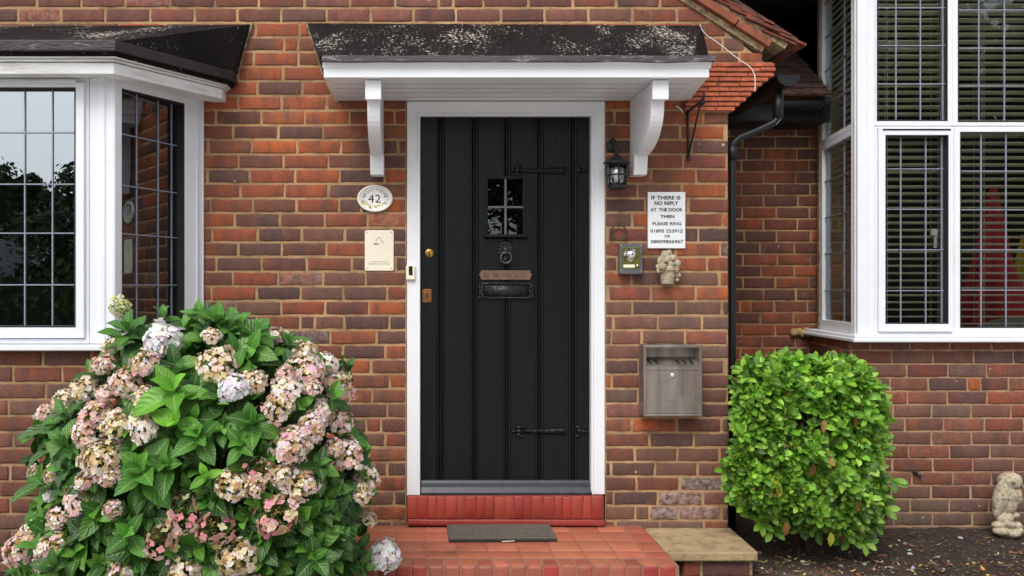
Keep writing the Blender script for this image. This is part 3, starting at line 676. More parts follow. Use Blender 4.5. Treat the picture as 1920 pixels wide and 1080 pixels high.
b.tube([(wl - .006, -.003, zt + .003), (PX(597), -.003, PZ(102)), (PX(606), -.003, PZ(138)), (PX(630), -.003, PZ(190)), (PX(640), -.003, PZ(200))], [.008, .010, .009, .008, .004], 6); b.build('mortar_fillet', M_VMORT, canopy)
def bracket(xc):
    b = B(); PY = Plane((0, 0, 0), (0, -1, 0), (1, 0, 0)); h = .030
    bow = [(.395 + .0, 2.371)]
    for k in range(0, 13):
        a = k / 12 * 1.45; bow.append((.085 + .305 * math.cos(a) ** .9 if math.cos(a) > 0 else .085, 2.345 - .185 * math.sin(a)))
    poly = [(.0, ZS - .001), (.405, ZS - .001), (.405, 2.371)] + bow + [(.085, 2.160), (.0, 2.160)]
    b.prism(PY, poly, xc - h, xc + h)
    br = b.build('bracket', M_PAINT, canopy, bevel=.003)
    b = B(); b.prism(PY, [(.406, 2.366), (.436, 2.366), (.436, ZS - .002), (.406, ZS - .002)], xc - h - .007, xc + h + .007)
    b.build('block', M_PAINT, br, bevel=.003); b = B(); b.prism(PY, [(.004, 2.068), (.088, 2.068), (.105, 2.158), (.105, 2.172), (.004, 2.172)], xc - h - .004, xc + h + .004)
    b.build('foot_block', M_PAINT, br, bevel=.003)
bracket(-.209); bracket(1.112)

# ---- door frame, door and its fittings
b = B(); fx0, fx1 = PX(763), PX(1134)
b.prism(FRONT, [(fx0, PZ(931)), (PX(788), PZ(931)), (PX(788), PZ(217)), (PX(1108), PZ(217)), (PX(1108), PZ(927)), (fx1, PZ(927)), (fx1, ZS - .002), (fx0, ZS - .002)], -.10, .004)
dframe = b.build('door_frame', M_PAINT, house, bevel=.004)
b = B(); b.prism(FRONT, [(PX(783), PZ(931)), (PX(787.5), PZ(931)), (PX(787.5), PZ(218)), (PX(1108.5), PZ(218)), (PX(1108.5), PZ(927)), (PX(1112), PZ(927)), (PX(1112), PZ(213)), (PX(783), PZ(213))], .0045, .010)
b.build('bead', M_PAINT, dframe, bevel=.002)
YD = .035
Xd = lambda px: PX(px, YD); Zd = lambda py: PZ(py, YD)
b = B()
dx0, dx1, dz0, dz1 = Xd(786), Xd(1111), Zd(930), Zd(213)
joints = [826, 889, 950, 1011, 1074]
prof = [(dx0, 0)]
wd = lambda px: px
for j in joints:
    c = Xd(j); g_ = Xd(1) - Xd(0)
    pr_ = [(-8.5, 0), (-7.5, .004), (-5.5, .0055), (-3.6, .004), (-3.0, -.004), (-1.2, -.007), (-.8, .0), (.8, .0), (1.2, -.007), (3.0, -.004), (3.6, .004), (5.5, .0055), (7.5, .004), (8.5, 0)]
    prof += [(c + a * g_, w_) for a, w_ in pr_]
prof += [(dx1, 0)]
def strip(z0, z1, pf_):
    n = len(pf_); vs = [(x, YD - w_, z0) for x, w_ in pf_] + [(x, YD - w_, z1) for x, w_ in pf_]
    b.add(vs, [(k, k + 1, n + k + 1, n + k) for k in range(n - 1)])
wx0, wx1, wz0, wz1 = Xd(914), Xd(982), Zd(440), Zd(334)
def cut(lo, hi, pf_):
    out = [(x, w_) for x, w_ in pf_ if lo < x < hi]
    return out
lp = cut(-9, wx0, prof) + [(wx0, 0)]; rp = [(wx1, 0)] + cut(wx1, 9, prof)
strip(dz0, wz0, prof); strip(wz1, dz1, prof); strip(wz0, wz1, lp); strip(wz0, wz1, rp)
b.box(dx0, wx0, YD + .008, YD + .05, dz0, dz1); b.box(wx1, dx1, YD + .008, YD + .05, dz0, dz1); b.box(wx0, wx1, YD + .008, YD + .05, dz0, wz0); b.box(wx0, wx1, YD + .008, YD + .05, wz1, dz1)
door = b.build('door', M_DOOR, house, recalc=False); put(door, 'black vertical plank door with a small leaded window')
b = B(); pd = Plane((0, YD, 0), (1, 0, 0), (0, -1, 0))
b.ring(pd, wx0 - .012, wx1 + .012, wz0 - .008, wz1 + .012, (.014, .014, .010, .014), -.01, .006)
b.prism(Plane((0, 0, 0), (0, -1, 0), (1, 0, 0)), [(-YD, wz0 - .022), (-YD + .010, wz0 - .022), (-YD + .026, wz0 - .012), (-YD + .026, wz0 - .006), (-YD, wz0 - .004)], wx0 - .016, wx1 + .016)
wdf = b.build('window_frame', M_DOOR, door, bevel=.002)
pane(pd, wx0, wx1, wz0, wz1, -.012, door, M_GLASSD)
b = B(); xm, zm = (wx0 + wx1) / 2, Zd(388)
b.obox(pd, xm - .006, xm + .006, wz0, wz1, -.011, -.003); b.obox(pd, wx0, wx1, zm - .005, zm + .005, -.0112, -.0025)
b.build('leading', pm('dull_lead_came', srgb(96, 96, 98), .5, .1), door)
b = B(); b.prism(Plane((0, 0, 0), (0, -1, 0), (1, 0, 0)), [(-YD, Zd(927)), (-YD + .045, Zd(927)), (-YD + .045, Zd(920)), (-YD + .028, Zd(911)), (-YD + .022, Zd(904)), (-YD + .012, Zd(899)), (-YD, Zd(899))], Xd(789), Xd(1108))
b.build('weatherboard', pm('worn_blue_black_paint', (.022, .025, .034), .35, .3, 20), door, bevel=.003)
b = B(); b.lathe(P(805, 475, YD), [(.0, .016), (.014, .016), (.021, .013), (.023, .006), (.023, 0)], 24, (0, -1, 0))
lk = b.build('lock_cylinder', M_BRASS, door, smooth=False)
b = B(); b.pbox(804, 806, 473, 481, YD - .0175, .002); b.build('keyhole', M_SLOT, lk)
b = B(); b.pbox(792, 809, 542, 567, YD - .005, .005); es = b.build('escutcheon', M_COPPER, door, bevel=.0015)
b = B(); b.lathe(P(800.5, 551, YD - .0052), [(.0035, .0008), (.0035, 0)], 12, (0, -1, 0)); b.pbox(799.6, 801.4, 552, 561, YD - .006, .001); b.build('keyhole', M_SLOT, es)
# lion-head knocker with ring
b = B(); kc = P(948, 474, YD - .012)
k_ = Xd(1) - Xd(0)
for a in range(0, 360, 24):
    if 240 < a < 300: continue
    rr = 13 * k_; b.ball(kc + Vector((rr * math.cos(R(a)) * .9, .002, rr * math.sin(R(a)) * 1.15 + 3 * k_)), (.0085, .008, .0105), 7, 5)
for a in range(12, 372, 30): b.ball(kc + Vector((8.5 * k_ * math.cos(R(a)), -.006, 9.5 * k_ * math.sin(R(a)) + 3 * k_)), .0085, 7, 5)
b.ball(kc + Vector((0, -.008, .008)), (.020, .014, .024), 10, 8); b.ball(kc + Vector((0, -.022, -.004)), (.009, .010, .011), 8, 6)
b.ball(kc + Vector((-.008, -.02, .014)), .0045, 6, 5); b.ball(kc + Vector((.008, -.02, .014)), .0045, 6, 5); b.ball(kc + Vector((0, -.004, -.028)), (.018, .008, .022), 8, 6)
kn = b.build('knocker', M_IRON, door, smooth=True)
b = B(); b.torus(kc + Vector((0, -.018, -.026)), .0275, .0048, (0, 1, .12), 30); b.build('ring', pm('worn_iron', (.10, .10, .105), .3, .3, 60, metal=.6), kn, smooth=True)
# bronze name plate (worn raised letters) and ornate letter plate
b = B(); Yp = YD - .010
b.prism(Plane((0, 0, 0), (1, 0, 0), (0, -1, 0)), [(PX(a, Yp), PZ(c, Yp)) for a, c in ((898, 515), (901, 512), (902, 507), (994, 507), (995, 512), (998, 515), (995, 519), (994, 524.5), (902, 524.5), (901, 519))], -(Yp + .008), -Yp)
npl = b.build('name_plate', pm('dulled_bronze', srgb(124, 100, 82), .5, .25, 30, .0012, 90, metal=.45, col2=srgb(92, 74, 62), t2=(.5, .7)), door, bevel=.0012)
b = B(); r9 = random.Random(2); x = 908
while x < 988:
    b.tube([P(x, 511.5, Yp - .0004), P(x + r9.uniform(-1.5, 1.5), 520, Yp - .0004)], r9.uniform(.0008, .0016), 5); x += r9.choice((2.2, 3.0, 3.6, 5.5))
b.build('worn_lettering', pm('worn_bronze_edge', srgb(92, 72, 58), .5, .3, 40, metal=.5), npl, recalc=False)
b = B(); Yl = YD - .012
b.pbox(906, 992, 533, 557, Yl + .003, .010)
b.ring(Plane((0, 0, 0), (1, 0, 0), (0, -1, 0)), PX(903, Yl), PX(995, Yl), PZ(560, Yl), PZ(530, Yl), .008, -(Yl + .010), -Yl + .002)
r2 = random.Random(3)
for k in range(120):
    t = r2.random(); side = r2.choice('tblrlr')
    if side in 'tb': px, py = 903 + 92 * t, (531 if side == 't' else 559) + r2.uniform(-2, 2)
    else: px, py = (902 if side == 'l' else 996) + r2.uniform(-4, 4), 532 + 26 * t
    b.ball(P(px, py, Yl - .002), (r2.uniform(.003, .008), .005, r2.uniform(.002, .005)), 6, 5, Matrix.Rotation(r2.uniform(-1, 1), 3, 'Y'))
for k in range(50): b.ball(P(r2.uniform(910, 988), r2.uniform(537, 554), Yl + .002), (r2.uniform(.004, .010), .0025, .0015), 6, 4, Matrix.Rotation(r2.uniform(-.4, .4), 3, 'Y'))
b.build('letter_plate', M_IRON, door, smooth=True)
def hinge(py, xs, xe, xa, xb):
    b = B(); Yh = YD - .012; r3 = random.Random(int(py))
    pts = []; n = 14
    for k in range(n + 1): pts.append((xs + 18 + (xe - xs - 18) * k / n, py + .5 - 3.2 - 3.0 * k / n + r3.uniform(-.6, .6)))
    for k in range(n, -1, -1): pts.append((xs + 18 + (xe - xs - 18) * k / n, py + .5 + 3.2 + 3.0 * k / n + r3.uniform(-.6, .6)))
    b.prism(Plane((0, 0, 0), (1, 0, 0), (0, -1, 0)), [(PX(x, Yh), PZ(y, Yh)) for x, y in pts], -(Yh + .008), -Yh)
    for (x, y, rx, rz) in ((xs + 4, py, 6, 3), (xs + 13, py - 7, 6, 4), (xs + 13, py + 7, 6, 4), (xs + 19, py - 9, 4, 3), (xs + 19, py + 9, 4, 3), (xs + 14, py, 7, 4)):
        b.ball(P(x, y, Yh), (rx * k_, .008, rz * k_), 9, 6)
    for k in range(12): x = xs + 30 + k * (xe - xs - 34) / 12; b.ball(P(x, py + r3.uniform(-2, 2), Yh - .001), (.008, .005, .003), 6, 5, Matrix.Rotation(r3.uniform(-.5, .5), 3, 'Y'))
    for (x, y, rx, rz) in ((xa + 4, py - 8, 6, 4), (xa + 3, py + 9, 5, 4), (xa + 7, py, 6, 6), (xb - 8, py, 8, 3.5)): b.ball(P(x, y, Yh), (rx * k_, .008, rz * k_), 9, 6)
    b.build('strap_hinge', M_DOOR, door, smooth=True)
hinge(809, 960, 1062, 1080, 1104); hinge(319, 956, 1062, 1078, 1104)
# red soldier-brick threshold under the door
b = B(); pt_ = Plane((0, -.045, 0), (1, 0, 0), (0, -1, 0)); x = PX(764, -.045); xe = PX(1134, -.045); RD1, RD2, RD3 = srgb(156, 54, 44), srgb(148, 50, 42), srgb(162, 62, 48)
while x < xe - .02:
    ww = rng.choice((.040, .046, .058, .044)); x2 = min(x + ww, xe)
    one_brick(b, pt_, x + .0003, x2 - .0003, PZ(973, -.045), PZ(931, -.045), jit(rng.choice((RD1, RD2, RD3, RD1)), .1) + (0,), .003, .0022); x = x2
one_brick(b, pt_, PX(764, -.045), xe, PZ(986, -.045), PZ(974, -.045), RD2 + (0,), .006, .003)
thr = b.build('threshold', M_STEP, house, smooth=True, recalc=False)
B().box(PX(764), xe - .004, -.041, .10, PZ(986, -.045), PZ(931.5, -.045)).build('mortar', pm('red_joint', srgb(120, 48, 40), .9), thr)

# ---- corbelled tile kneeler, verge, gable roof
b = B(); r4 = random.Random(11); ends = [1450, 1451, 1449, 1437, 1426, 1416, 1406, 1396, 1385, 1375]
for k in range(10):
    y0 = 119 + k * 9.2; x = 1302 if k < 3 else 1287 - (k - 3); e = ends[k]; Yk = -.02 - .004 * (k % 2) + r4.uniform(-.002, .002)
    while x < e - 6:
        L_ = min(r4.choice((58, 62, 40)) , e - x); 
        if e - x - L_ < 12: L_ = e - x
        sg = r4.uniform(-.4, .4)
        vs = []; n = 6
        for i in range(n + 1):
            xx = x + .6 + (L_ - 1.2) * i / n; bowy = math.sin(i / n * math.pi) * r4.uniform(.2, .8)
            vs.append((PX(xx), PZ(y0 + 1.0 + sg - bowy * .5))); 
        lo_ = [(a, z - .0178) for a, z in vs][::-1]
        b.prism(FRONT, vs + lo_, -.20, -Yk + r4.uniform(-.002, .002)); x += L_
corb = b.build('kneeler', M_TERRA, house, bevel=.003); put(corb, 'stepped orange tile courses corbelled out below the gable eave')
B().prism(FRONT, [(PX(1289), PZ(211)), (PX(1366), PZ(211)), (PX(1446), PZ(140)), (PX(1446), PZ(117.5)), (PX(1289), PZ(117.5))], -.2, .006).build('mortar', M_MORT, corb)
# gable roof slab: runs back from the verge
u = Vector((PX(1476) - PX(1286), 0, PZ(122) - PZ(0))).normalized(); nrm = Vector((-u.z, 0, u.x)); 
if nrm.z < 0: nrm = -nrm
o0 = P(1280, -8, 0)
pv = Plane((o0.x, 0, o0.z), u, (0, -1, 0), nrm)
LV = (P(1470, 116) - o0).length + .02; LB = (P(1420, 112) - o0).length
roof = B(); roof.obox(pv, -1.2, LV - .03, .075, .12, -1.5, .03)
gr = roof.build('roof', M_ROOFD, house); put(gr, 'steep tiled gable roof edge coming down beside the porch')
b = B(); b.obox(pv, -.6, .10 + .20, .0, .040, -.05, .045); b.obox(pv, .306, LB, -.001, .038, -.05, .043)
b.build('verge_strip', pm('brown_painted_verge', srgb(132, 70, 44), .7, .25, 9, .003, 40, col2=srgb(88, 50, 36), t2=(.5, .7)), gr, bevel=.003)
b = B(); b.obox(pv, -.6, LB - .01, -.03, -.001, -.03, .012); b.obox(pv, -.6, LV - .06, .040, .072, -.2, .03)
m_ = b.build('verge_mortar', M_VMORT, gr)
b = B(); r5 = random.Random(5)
for k in range(12):
    s0 = -.3 + k * .105
    if s0 + .19 > LV + .03: break
    # plain tiles lapped down the slope, each kicked up over the one below it
    for (dd, hh, ww_) in ((0, .050, .055), (.05, .074, .045)):
        a = s0 + dd + r5.uniform(-.008, .008); q = Plane(pv.pt(a, hh + r5.uniform(-.003, .004), 0), (u + nrm * .16).normalized(), (0, -1, 0), (nrm - u * .16).normalized())
        b.obox(q, 0, .185, 0, .012, -1.4, ww_ + r5.uniform(-.012, .012))
b.build('tile', M_ROOFT, gr, bevel=.002)['kind'] = 'stuff'
# overhanging eave and black soffit boards behind the kneeler
ex, ez = P(1470, 120).x, P(1470, 120).z
b = B(); b.add([(X_R - .02, .03, PZ(208)), (ex - .04, .03, ez - .015), (ex - .02, 1.3, ez - .02), (X_R - .02, 1.3, PZ(208)), (X_R - .02, .03, PZ(118)), (ex - .05, .03, ez + .012), (ex - .05, 1.3, ez + .012), (X_R - .02, 1.3, PZ(118))],
      [(0, 1, 2, 3), (4, 7, 6, 5), (0, 4, 5, 1), (1, 5, 6, 2), (2, 6, 7, 3), (3, 7, 4, 0)])
b.build('eave_soffit', M_DARKB, house)
# gutter and downpipe
b = B()
gc = P(1474, 146, .05)
arc = [(gc.x + .058 * math.cos(R(a)), gc.z + .05 * math.sin(R(a))) for a in range(180, 361, 15)]
b.prism(FRONT, arc + [(gc.x + .062, gc.z + .006), (gc.x - .062, gc.z + .006)], -1.25, -.02)
gut = b.build('gutter', M_BLACKP, house, smooth=False)
b = B()
Yd = .10
pts = [P(1460, 165, Yd), P(1459, 205, Yd), P(1457, 222, Yd), P(1450, 231, Yd), P(1420, 245, Yd), P(1385, 259, Yd), P(1375, 268, Yd), P(1372.5, 282, Yd), P(1373, 640, Yd), P(1373, 1010, Yd)]
b.tube(pts, .0185, 14)
b.tube([P(1459, 176, Yd), P(1459, 222, Yd)], .026, 14); b.tube([P(1373, 272, Yd), P(1373, 300, Yd)], .0265, 14)
b.build('downpipe', M_BLACKP, house, smooth=True)
b = B(); b.tube([P(1467, 165, .08), P(1467, 205, .08), P(1463, 225, .08), P(1455, 234, .08)], .004, 6); b.build('cable', M_IRON, house)
# little tiled roof over the recess with its gutter
b = B(); r6 = random.Random(6); e0 = Vector((0, .72, PZ(188, .72))); e1 = Vector((0, 1.45, PZ(84, 1.45))); sl_ = (e1 - e0); ls = sl_.length; sl_.normalize()
for k in range(11):
    c0 = e0 + sl_ * (k * .085); xL, xR_ = PX(1452, .72) - .1, 2.475 - max(0, (c0.y - .72)) * -.05
    x = xL + r6.uniform(-.1, 0); nrm2 = Vector((0, -sl_.z, sl_.y)); c0 = c0 + nrm2 * .020; Vd = (sl_ - nrm2 * .12).normalized()
    while x < xR_:
        x2 = min(x + .165, xR_); q = Plane((0, c0.y, c0.z + r6.uniform(-.002, .003)), (1, 0, 0), (0, -sl_.z, sl_.y), Vd)
        b.obox(q, x + .001, x2 - .001, 0, .17, .010, .027 + r6.uniform(-.002, .003)); x = x2
rr2 = b.build('roof', M_ROOFD, house, bevel=.002); put(rr2, 'small dark tiled roof over the recess between gable and bay')
b = B(); b.box(1.6, 2.50, .78, 1.1, e0.z - .11, e0.z - .012); b.build('fascia', M_DARKB, rr2)
b = B(); gz = PZ(192, .70); pg = [(.70 + .045 * math.cos(R(a)), gz + .045 * math.sin(R(a))) for a in range(180, 361, 15)]
b.prism(Plane((0, 0, 0), (0, 1, 0), (1, 0, 0)), pg, PX(1462, .7), PX(1548, .7)); b.lathe((PX(1541, .7), .70, gz - .008), [(.044, 0), (.05, .0), (.05, .012), (.044, .014), (.044, .035), (.03, .04)], 18, (1, 0, 0))
b.build('gutter', M_BLACKP, rr2)
# near-black boards paint the dark void behind; slab added overhead to shade it
b = B(); b.box(1.2, 2.60, 1.55, 1.6, 2.5, 4.2); b.box(2.56, 2.60, 1.0, 1.56, 2.6, 4.2); b.box(1.7, 2.62, .2, 1.6, 3.35, 3.4)
b.build('dark_void_boards', M_DARKB, house)

# ------------------------------------------------------------------ STEP, SLAB, MAT
step = thing('doorstep', (.4, -.3, .1), 'broad red tiled doorstep in front of the black door', 'step')
ZT = PZ(984.5); ys0, ys1 = -.615, -.002
pT = Plane((0, 0, ZT), (1, 0, 0), (0, 0, 1), (0, -1, 0))      # v runs towards the viewer
b = B(); TL = srgb(176, 106, 80); TM = srgb(164, 94, 70); TR = srgb(148, 80, 62)
sxl, sxr = PX(640), 1.142
tx = PX(1064, -.02) - .145 * 12
x = sxl
cols_ = []
k = 0
while tx + k * .145 < sxr - .12:
    a = max(tx + k * .145, sxl); c = tx + (k + 1) * .145; v = .012; r0 = 0
    if c > sxl + .03:
        for hgt in (.10, .15, .15, .10):
            one_brick(b, pT, a + .002, min(c, sxr - .105) - .002, v + .002, v + hgt - .002, jit(rng.choice((TL, TM, TL)), .08) + (0,), .003, .002, .0004); v += hgt
    k += 1
v = .012
for hgt in (.125, .14, .14, .107): one_brick(b, pT, sxr - .10, sxr - .002, v + .002, v + hgt - .002, jit(TM, .08) + (0,), .003, .002, .0004); v += hgt
x = sxl
while x < sxr - .01:
    x2 = min(x + .0725, sxr); one_brick(b, pT, x + .003, x2 - .003, .526, .611, jit(rng.choice((TM, TR, TL)), .1) + (0,), .005, .005, .001); x = x2
tr = b.build('tread', M_STEP, step, smooth=True, recalc=False)
b = B(); pR = Plane((0, -.617, 0), (1, 0, 0), (0, -1, 0)); x = sxl
while x < sxr - .01:
    x2 = min(x + .0725, sxr); one_brick(b, pR, x + .003, x2 - .003, .10, ZT - .003, jit(rng.choice((TR, RD2, TR)), .12) + (0,), .006, .005, .001); x = x2
b.build('riser', M_STEP, step, smooth=True, recalc=False)
b = B(); b.box(sxl, sxr - .002, -.612, .0, .0, ZT - .003); b.build('bed', M_STEPJ, step)

slab = thing('stone_ledge', (1.55, -.2, .1), 'sandstone slab on a low brick pier beside the red doorstep', 'ledge')
b = B(); zs1 = ZT - .012
poly = [(PX(1213), -.004), (PX(1365) + .01, -.004), (PX(1423, -.40), -.385), (PX(1421, -.40), -.40), (1.158, -.405), (1.150, -.38), (1.146, -.03)]
b.prism(XY, poly, zs1 - .040, zs1); b.build('slab', M_STONE, slab, bevel=.006, seg=3)
b = B(); pp = Plane((0, -.37, 0), (1, 0, 0), (0, -1, 0)); lay(b, pp, PX(1283, -.37), PX(1413, -.37), .02, zs1 - .042, zs1 - .052, PX(1371, -.37), lambda u, v: pick((RED, 3), (PUR, 2), (DRD, 2)))
b.build('pier', M_BRICK, slab, smooth=True, recalc=False)
B().box(PX(1283, -.37), PX(1413, -.37) - .003, -.364, -.02, 0, zs1 - .0405).build('mortar', M_VMORT, slab)

b = B(); zm_ = ZT + .002
q0, q1, q2, q3 = Vector((PX(838, 0) + .002, -.02, 0)), Vector((PX(1029, 0), -.02, 0)), None, None
dep = .27; nr = 26; nx = 60; vs = []; fs = []
ang = .012
for j in range(nr * 4 + 1):
    v = j / (nr * 4) * dep; hgt = .004 + .014 * (0.5 - .5 * math.cos(2 * math.pi * j / 10.4))
    for i in range(nx + 1):
        uu = i / nx; X0 = q0.x + (q1.x - q0.x) * uu; fr = noise.noise(Vector((uu * 30, j * .4, 0))) * .0015
        vs.append((X0 - .004 + v * .0, -.015 - v - (uu - .5) * ang * -.6 + fr, zm_ + hgt + noise.noise(Vector((uu * 40, j, 3))) * .0012))
for j in range(nr * 4):
    for i in range(nx): fs.append((j * (nx + 1) + i, j * (nx + 1) + i + 1, (j + 1) * (nx + 1) + i + 1, (j + 1) * (nx + 1) + i))
b.add(vs, fs); n = len(b.v)
# skirt
edge = [i for i in range(nx + 1)] + [(j + 1) * (nx + 1) + nx for j in range(nr * 4)] + [nr * 4 * (nx + 1) + i for i in range(nx - 1, -1, -1)] + [j * (nx + 1) for j in range(nr * 4 - 1, 0, -1)]
base_i = len(b.v); b.v += [(vs[i][0], vs[i][1], zm_) for i in edge]
for k in range(len(edge)): b.f.append((edge[k], edge[(k + 1) % len(edge)], base_i + (k + 1) % len(edge), base_i + k))
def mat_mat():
    m, t, bb = base('ribbed_mat_groove_shade'); g_ = nn(t, 'ShaderNodeNewGeometry'); sx = nn(t, 'ShaderNodeSeparateXYZ'); t.links.new(g_.outputs['Position'], sx.inputs[0])
    f = ramp(t, sx.outputs[2], zm_ + .009, zm_ + .0155)  # groove shade painted in by height: dark valleys, paler rib tops
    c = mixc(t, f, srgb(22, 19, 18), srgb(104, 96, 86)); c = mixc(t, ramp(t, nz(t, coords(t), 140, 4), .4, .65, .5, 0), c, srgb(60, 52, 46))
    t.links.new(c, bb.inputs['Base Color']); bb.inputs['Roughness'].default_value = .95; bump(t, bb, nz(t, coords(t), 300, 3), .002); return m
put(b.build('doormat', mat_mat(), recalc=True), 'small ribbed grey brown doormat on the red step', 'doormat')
b = B(); tw = P(948, 1023, -.3); b.tube([(PX(941, -.30), -.30, ZT + .008), (PX(965, -.30), -.296, ZT + .010)], .0028, 6)
put(b.build('twig', pm('pale_twig', srgb(200, 180, 160), .8)), 'short pale twig lying on the front edge of the doormat', 'twig')

# ------------------------------------------------------------------ THINGS ON THE WALL
# oval number plaque
pn = thing('number_plaque', P(703, 372), 'white oval ceramic plaque with number 42 and painted flowers, left of the door', 'plaque')
c = P(703, 372, -.012); a_, h_ = 33.5 / 366, 25.5 / 366
def ell(cx, cz, ra, rb, Y, n=48): return [(cx + ra * math.cos(2 * math.pi * k / n), Y, cz + rb * math.sin(2 * math.pi * k / n)) for k in range(n)]
b = B(); rings = [(1.0, 0.0), (1.0, -.006), (.985, -.012), (.95, -.015), (.90, -.014), (.86, -.010), (.83, -.008)]; vs = []
for s_, y in rings: vs += ell(c.x, c.z, a_ * s_, h_ * s_, y)
n = 48; fs = [(i * n + k, i * n + (k + 1) % n, (i + 1) * n + (k + 1) % n, (i + 1) * n + k) for i in range(len(rings) - 1) for k in range(n)] + [tuple(range((len(rings) - 1) * n, len(rings) * n))]
b.add(vs, fs); b.build('plate', M_CERAM, pn, smooth=True)
tx_ = text_mesh([('4', 690.5, 701.5, 365, 380), ('2', 703.5, 713.5, 365, 380)], -.0090, .0)
# set each letter on an arc
tx_.build('lettering', M_INK, pn, recalc=False)
b = B(); r9 = random.Random(8)
for k in range(17):
    a = R(166 - k * 152 / 16); ra, rb_ = r9.uniform(.53, .60), r9.uniform(.70, .76)
    b.tube([(c.x + a_ * ra * math.cos(a), -.0090, c.z + h_ * ra * math.sin(a)), (c.x + a_ * rb_ * math.cos(a + r9.uniform(-.06, .06)), -.0090, c.z + h_ * rb_ * math.sin(a))], r9.uniform(.0006, .0013), 5)
b.build('painted_script', pm('blue_black_script', srgb(70, 70, 96), .5), pn, recalc=False)
b = B(); r7 = random.Random(9)
YL, GN, BL = srgb(225, 205, 90), srgb(120, 150, 80), srgb(120, 140, 190)
for k in range(70):
    a = R(r7.uniform(200, 340)); rr = r7.uniform(.52, .78); b.add(ell(c.x + a_ * rr * math.cos(a), c.z + h_ * rr * math.sin(a), r7.uniform(.002, .005), r7.uniform(.0015, .003), -.0088 - k * .000004, 8), [tuple(range(8))], r7.choice((YL, GN, YL)))
for k in range(26):
    a = R(r7.choice((r7.uniform(150, 200), r7.uniform(-20, 35)))); rr = r7.uniform(.55, .76); b.add(ell(c.x + a_ * rr * math.cos(a), c.z + h_ * rr * math.sin(a), .0028, .0022, -.0087 - k * .000004, 8), [tuple(range(8))], BL)
b.build('painted_flowers', M_VC, pn, recalc=False)
# no-smoking plate
Y = -.006
sg = thing('smoking_sign', P(711, 470), 'cream rectangular plate with a cigarette symbol, under the oval plaque', 'sign')
def rrect(x0, x1, z0, z1, r, n=5):
    pts = []
    for cx_, cz_, a0 in ((x1 - r, z1 - r, 0), (x0 + r, z1 - r, 90), (x0 + r, z0 + r, 180), (x1 - r, z0 + r, 270)):
        pts += [(cx_ + r * math.cos(R(a0 + 90 * k / n)), cz_ + r * math.sin(R(a0 + 90 * k / n))) for k in range(n + 1)]
    return pts
b = B(); b.prism(FRONT, rrect(PX(684, Y), PX(738, Y), PZ(507.5, Y), PZ(431.5, Y), .008), -.002, .006); b.build('plate', M_CREAM, sg, bevel=.001)
b = text_mesh([('It is against the law to', 692, 730, 489.5, 492), ('smoke in these premises', 691, 731, 493.5, 496.5)], -.0066, 0)
b.obox(FRONT, PX(700.5), PX(708.5), PZ(458.5), PZ(456.5), .0061, .0066); b.obox(FRONT, PX(709.5), PX(711), PZ(458.5), PZ(456.5), .0061, .0066)
sm = [(706, 453), (705, 449), (708, 447), (711, 445), (714, 447), (713, 450), (717, 451), (719, 455), (716, 457)]
b.tube([(PX(x), -.0066, PZ(y)) for x, y in sm], .0009, 5)
b.build('lettering', M_INK, sg, recalc=False)
for x, y in ((688, 435.5), (734, 435.5), (688, 503.5), (734, 503.5)): b = B(); b.ball(P(x, y, -.007), (.003, .0015, .003), 8, 5); b.build('screw', M_COPPER, sg, smooth=True)
# door sensor on the frame
ds = thing('door_sensor', P(769, 511, -.01), 'small cream plastic box with a dark window on the left door frame', 'sensor')
b = B(); b.pbox(761.5, 778, 498, 524.5, -.022, .017); b.build('case', M_CREAM, ds, bevel=.004, seg=3)
b = B(); b.pbox(766.5, 773.5, 499, 516, -.0235, .003); b.build('lens', M_SLOT, ds)
# lantern
lt = thing('wall_lantern', P(1156, 300, -.02), 'black round wall lantern with four-pane glass beside the right door frame', 'lantern')
Yl = -.085; lc_ = P(1156, 350, Yl); k2 = (CAMD + Yl) / F_PX; hz_ = lambda py: (350 - py) * k2
b = B(); b.lathe(lc_, [(.006, hz_(288)), (.012, hz_(289)), (.020, hz_(294)), (.055, hz_(302)), (.066, hz_(304.5)), (.066, hz_(307)), (.050, hz_(308)), (.046, hz_(310))], 28); b.build('cap', M_IRON, lt); b = B()
b.lathe(lc_, [(.044, hz_(355)), (.050, hz_(353)), (.052, hz_(349)), (.046, hz_(347))], 28)
b.build('base', M_IRON, lt, smooth=False)
b = B()
for k in range(6):
    a = R(k * 60 + 90 - 90 + 30 * 0 - 90); rt, rb = .050, .047; b.tube([lc_ + Vector((rt * math.cos(a), rt * math.sin(a), hz_(309))), lc_ + Vector((rb * math.cos(a), rb * math.sin(a), hz_(349)))], .0045, 6)
b.tube([lc_ + Vector((.050 * math.cos(R(a)), .050 * math.sin(R(a)), hz_(329))) for a in range(0, 361, 15)], .0045, 6)
b.build('cage', M_IRON, lt, smooth=True)
b = B(); b.lathe(lc_, [(.043, hz_(348)), (.046, hz_(309))], 28); b.build('glass', M_GLASSL, lt, smooth=True)
b = B(); b.lathe(lc_, [(.012, hz_(348)), (.014, hz_(335)), (.018, hz_(322)), (.012, hz_(314)), (.001, hz_(312))], 14); b.build('bulb', pm('frosted_bulb', (.8, .78, .74), .4), lt, smooth=True)
b = B(); b.ball(P(1147, 273, -.012), (.026, .012, .034), 12, 8); b.tube([P(1147, 268, -.012), P(1149, 262, -.05), P(1153, 266, -.075), P(1156, 280, -.085), P(1156, 290, -.085)], [.010, .010, .009, .008, .012], 8)
b.build('arm', M_IRON, lt, smooth=True)
# iron ring
b = B(); b.torus(P(1160, 436, -.02), 14.5 / 366, .0045, (0, 1, 0), 30); b.ball(P(1160, 421.5, -.012), (.008, .010, .007), 8, 6)
put(b.build('iron_ring', pm('rusty_iron', srgb(60, 52, 46), .6, .3, 40, .002), smooth=True), 'plain iron ring hanging on the bricks above the doorbell', 'ring')
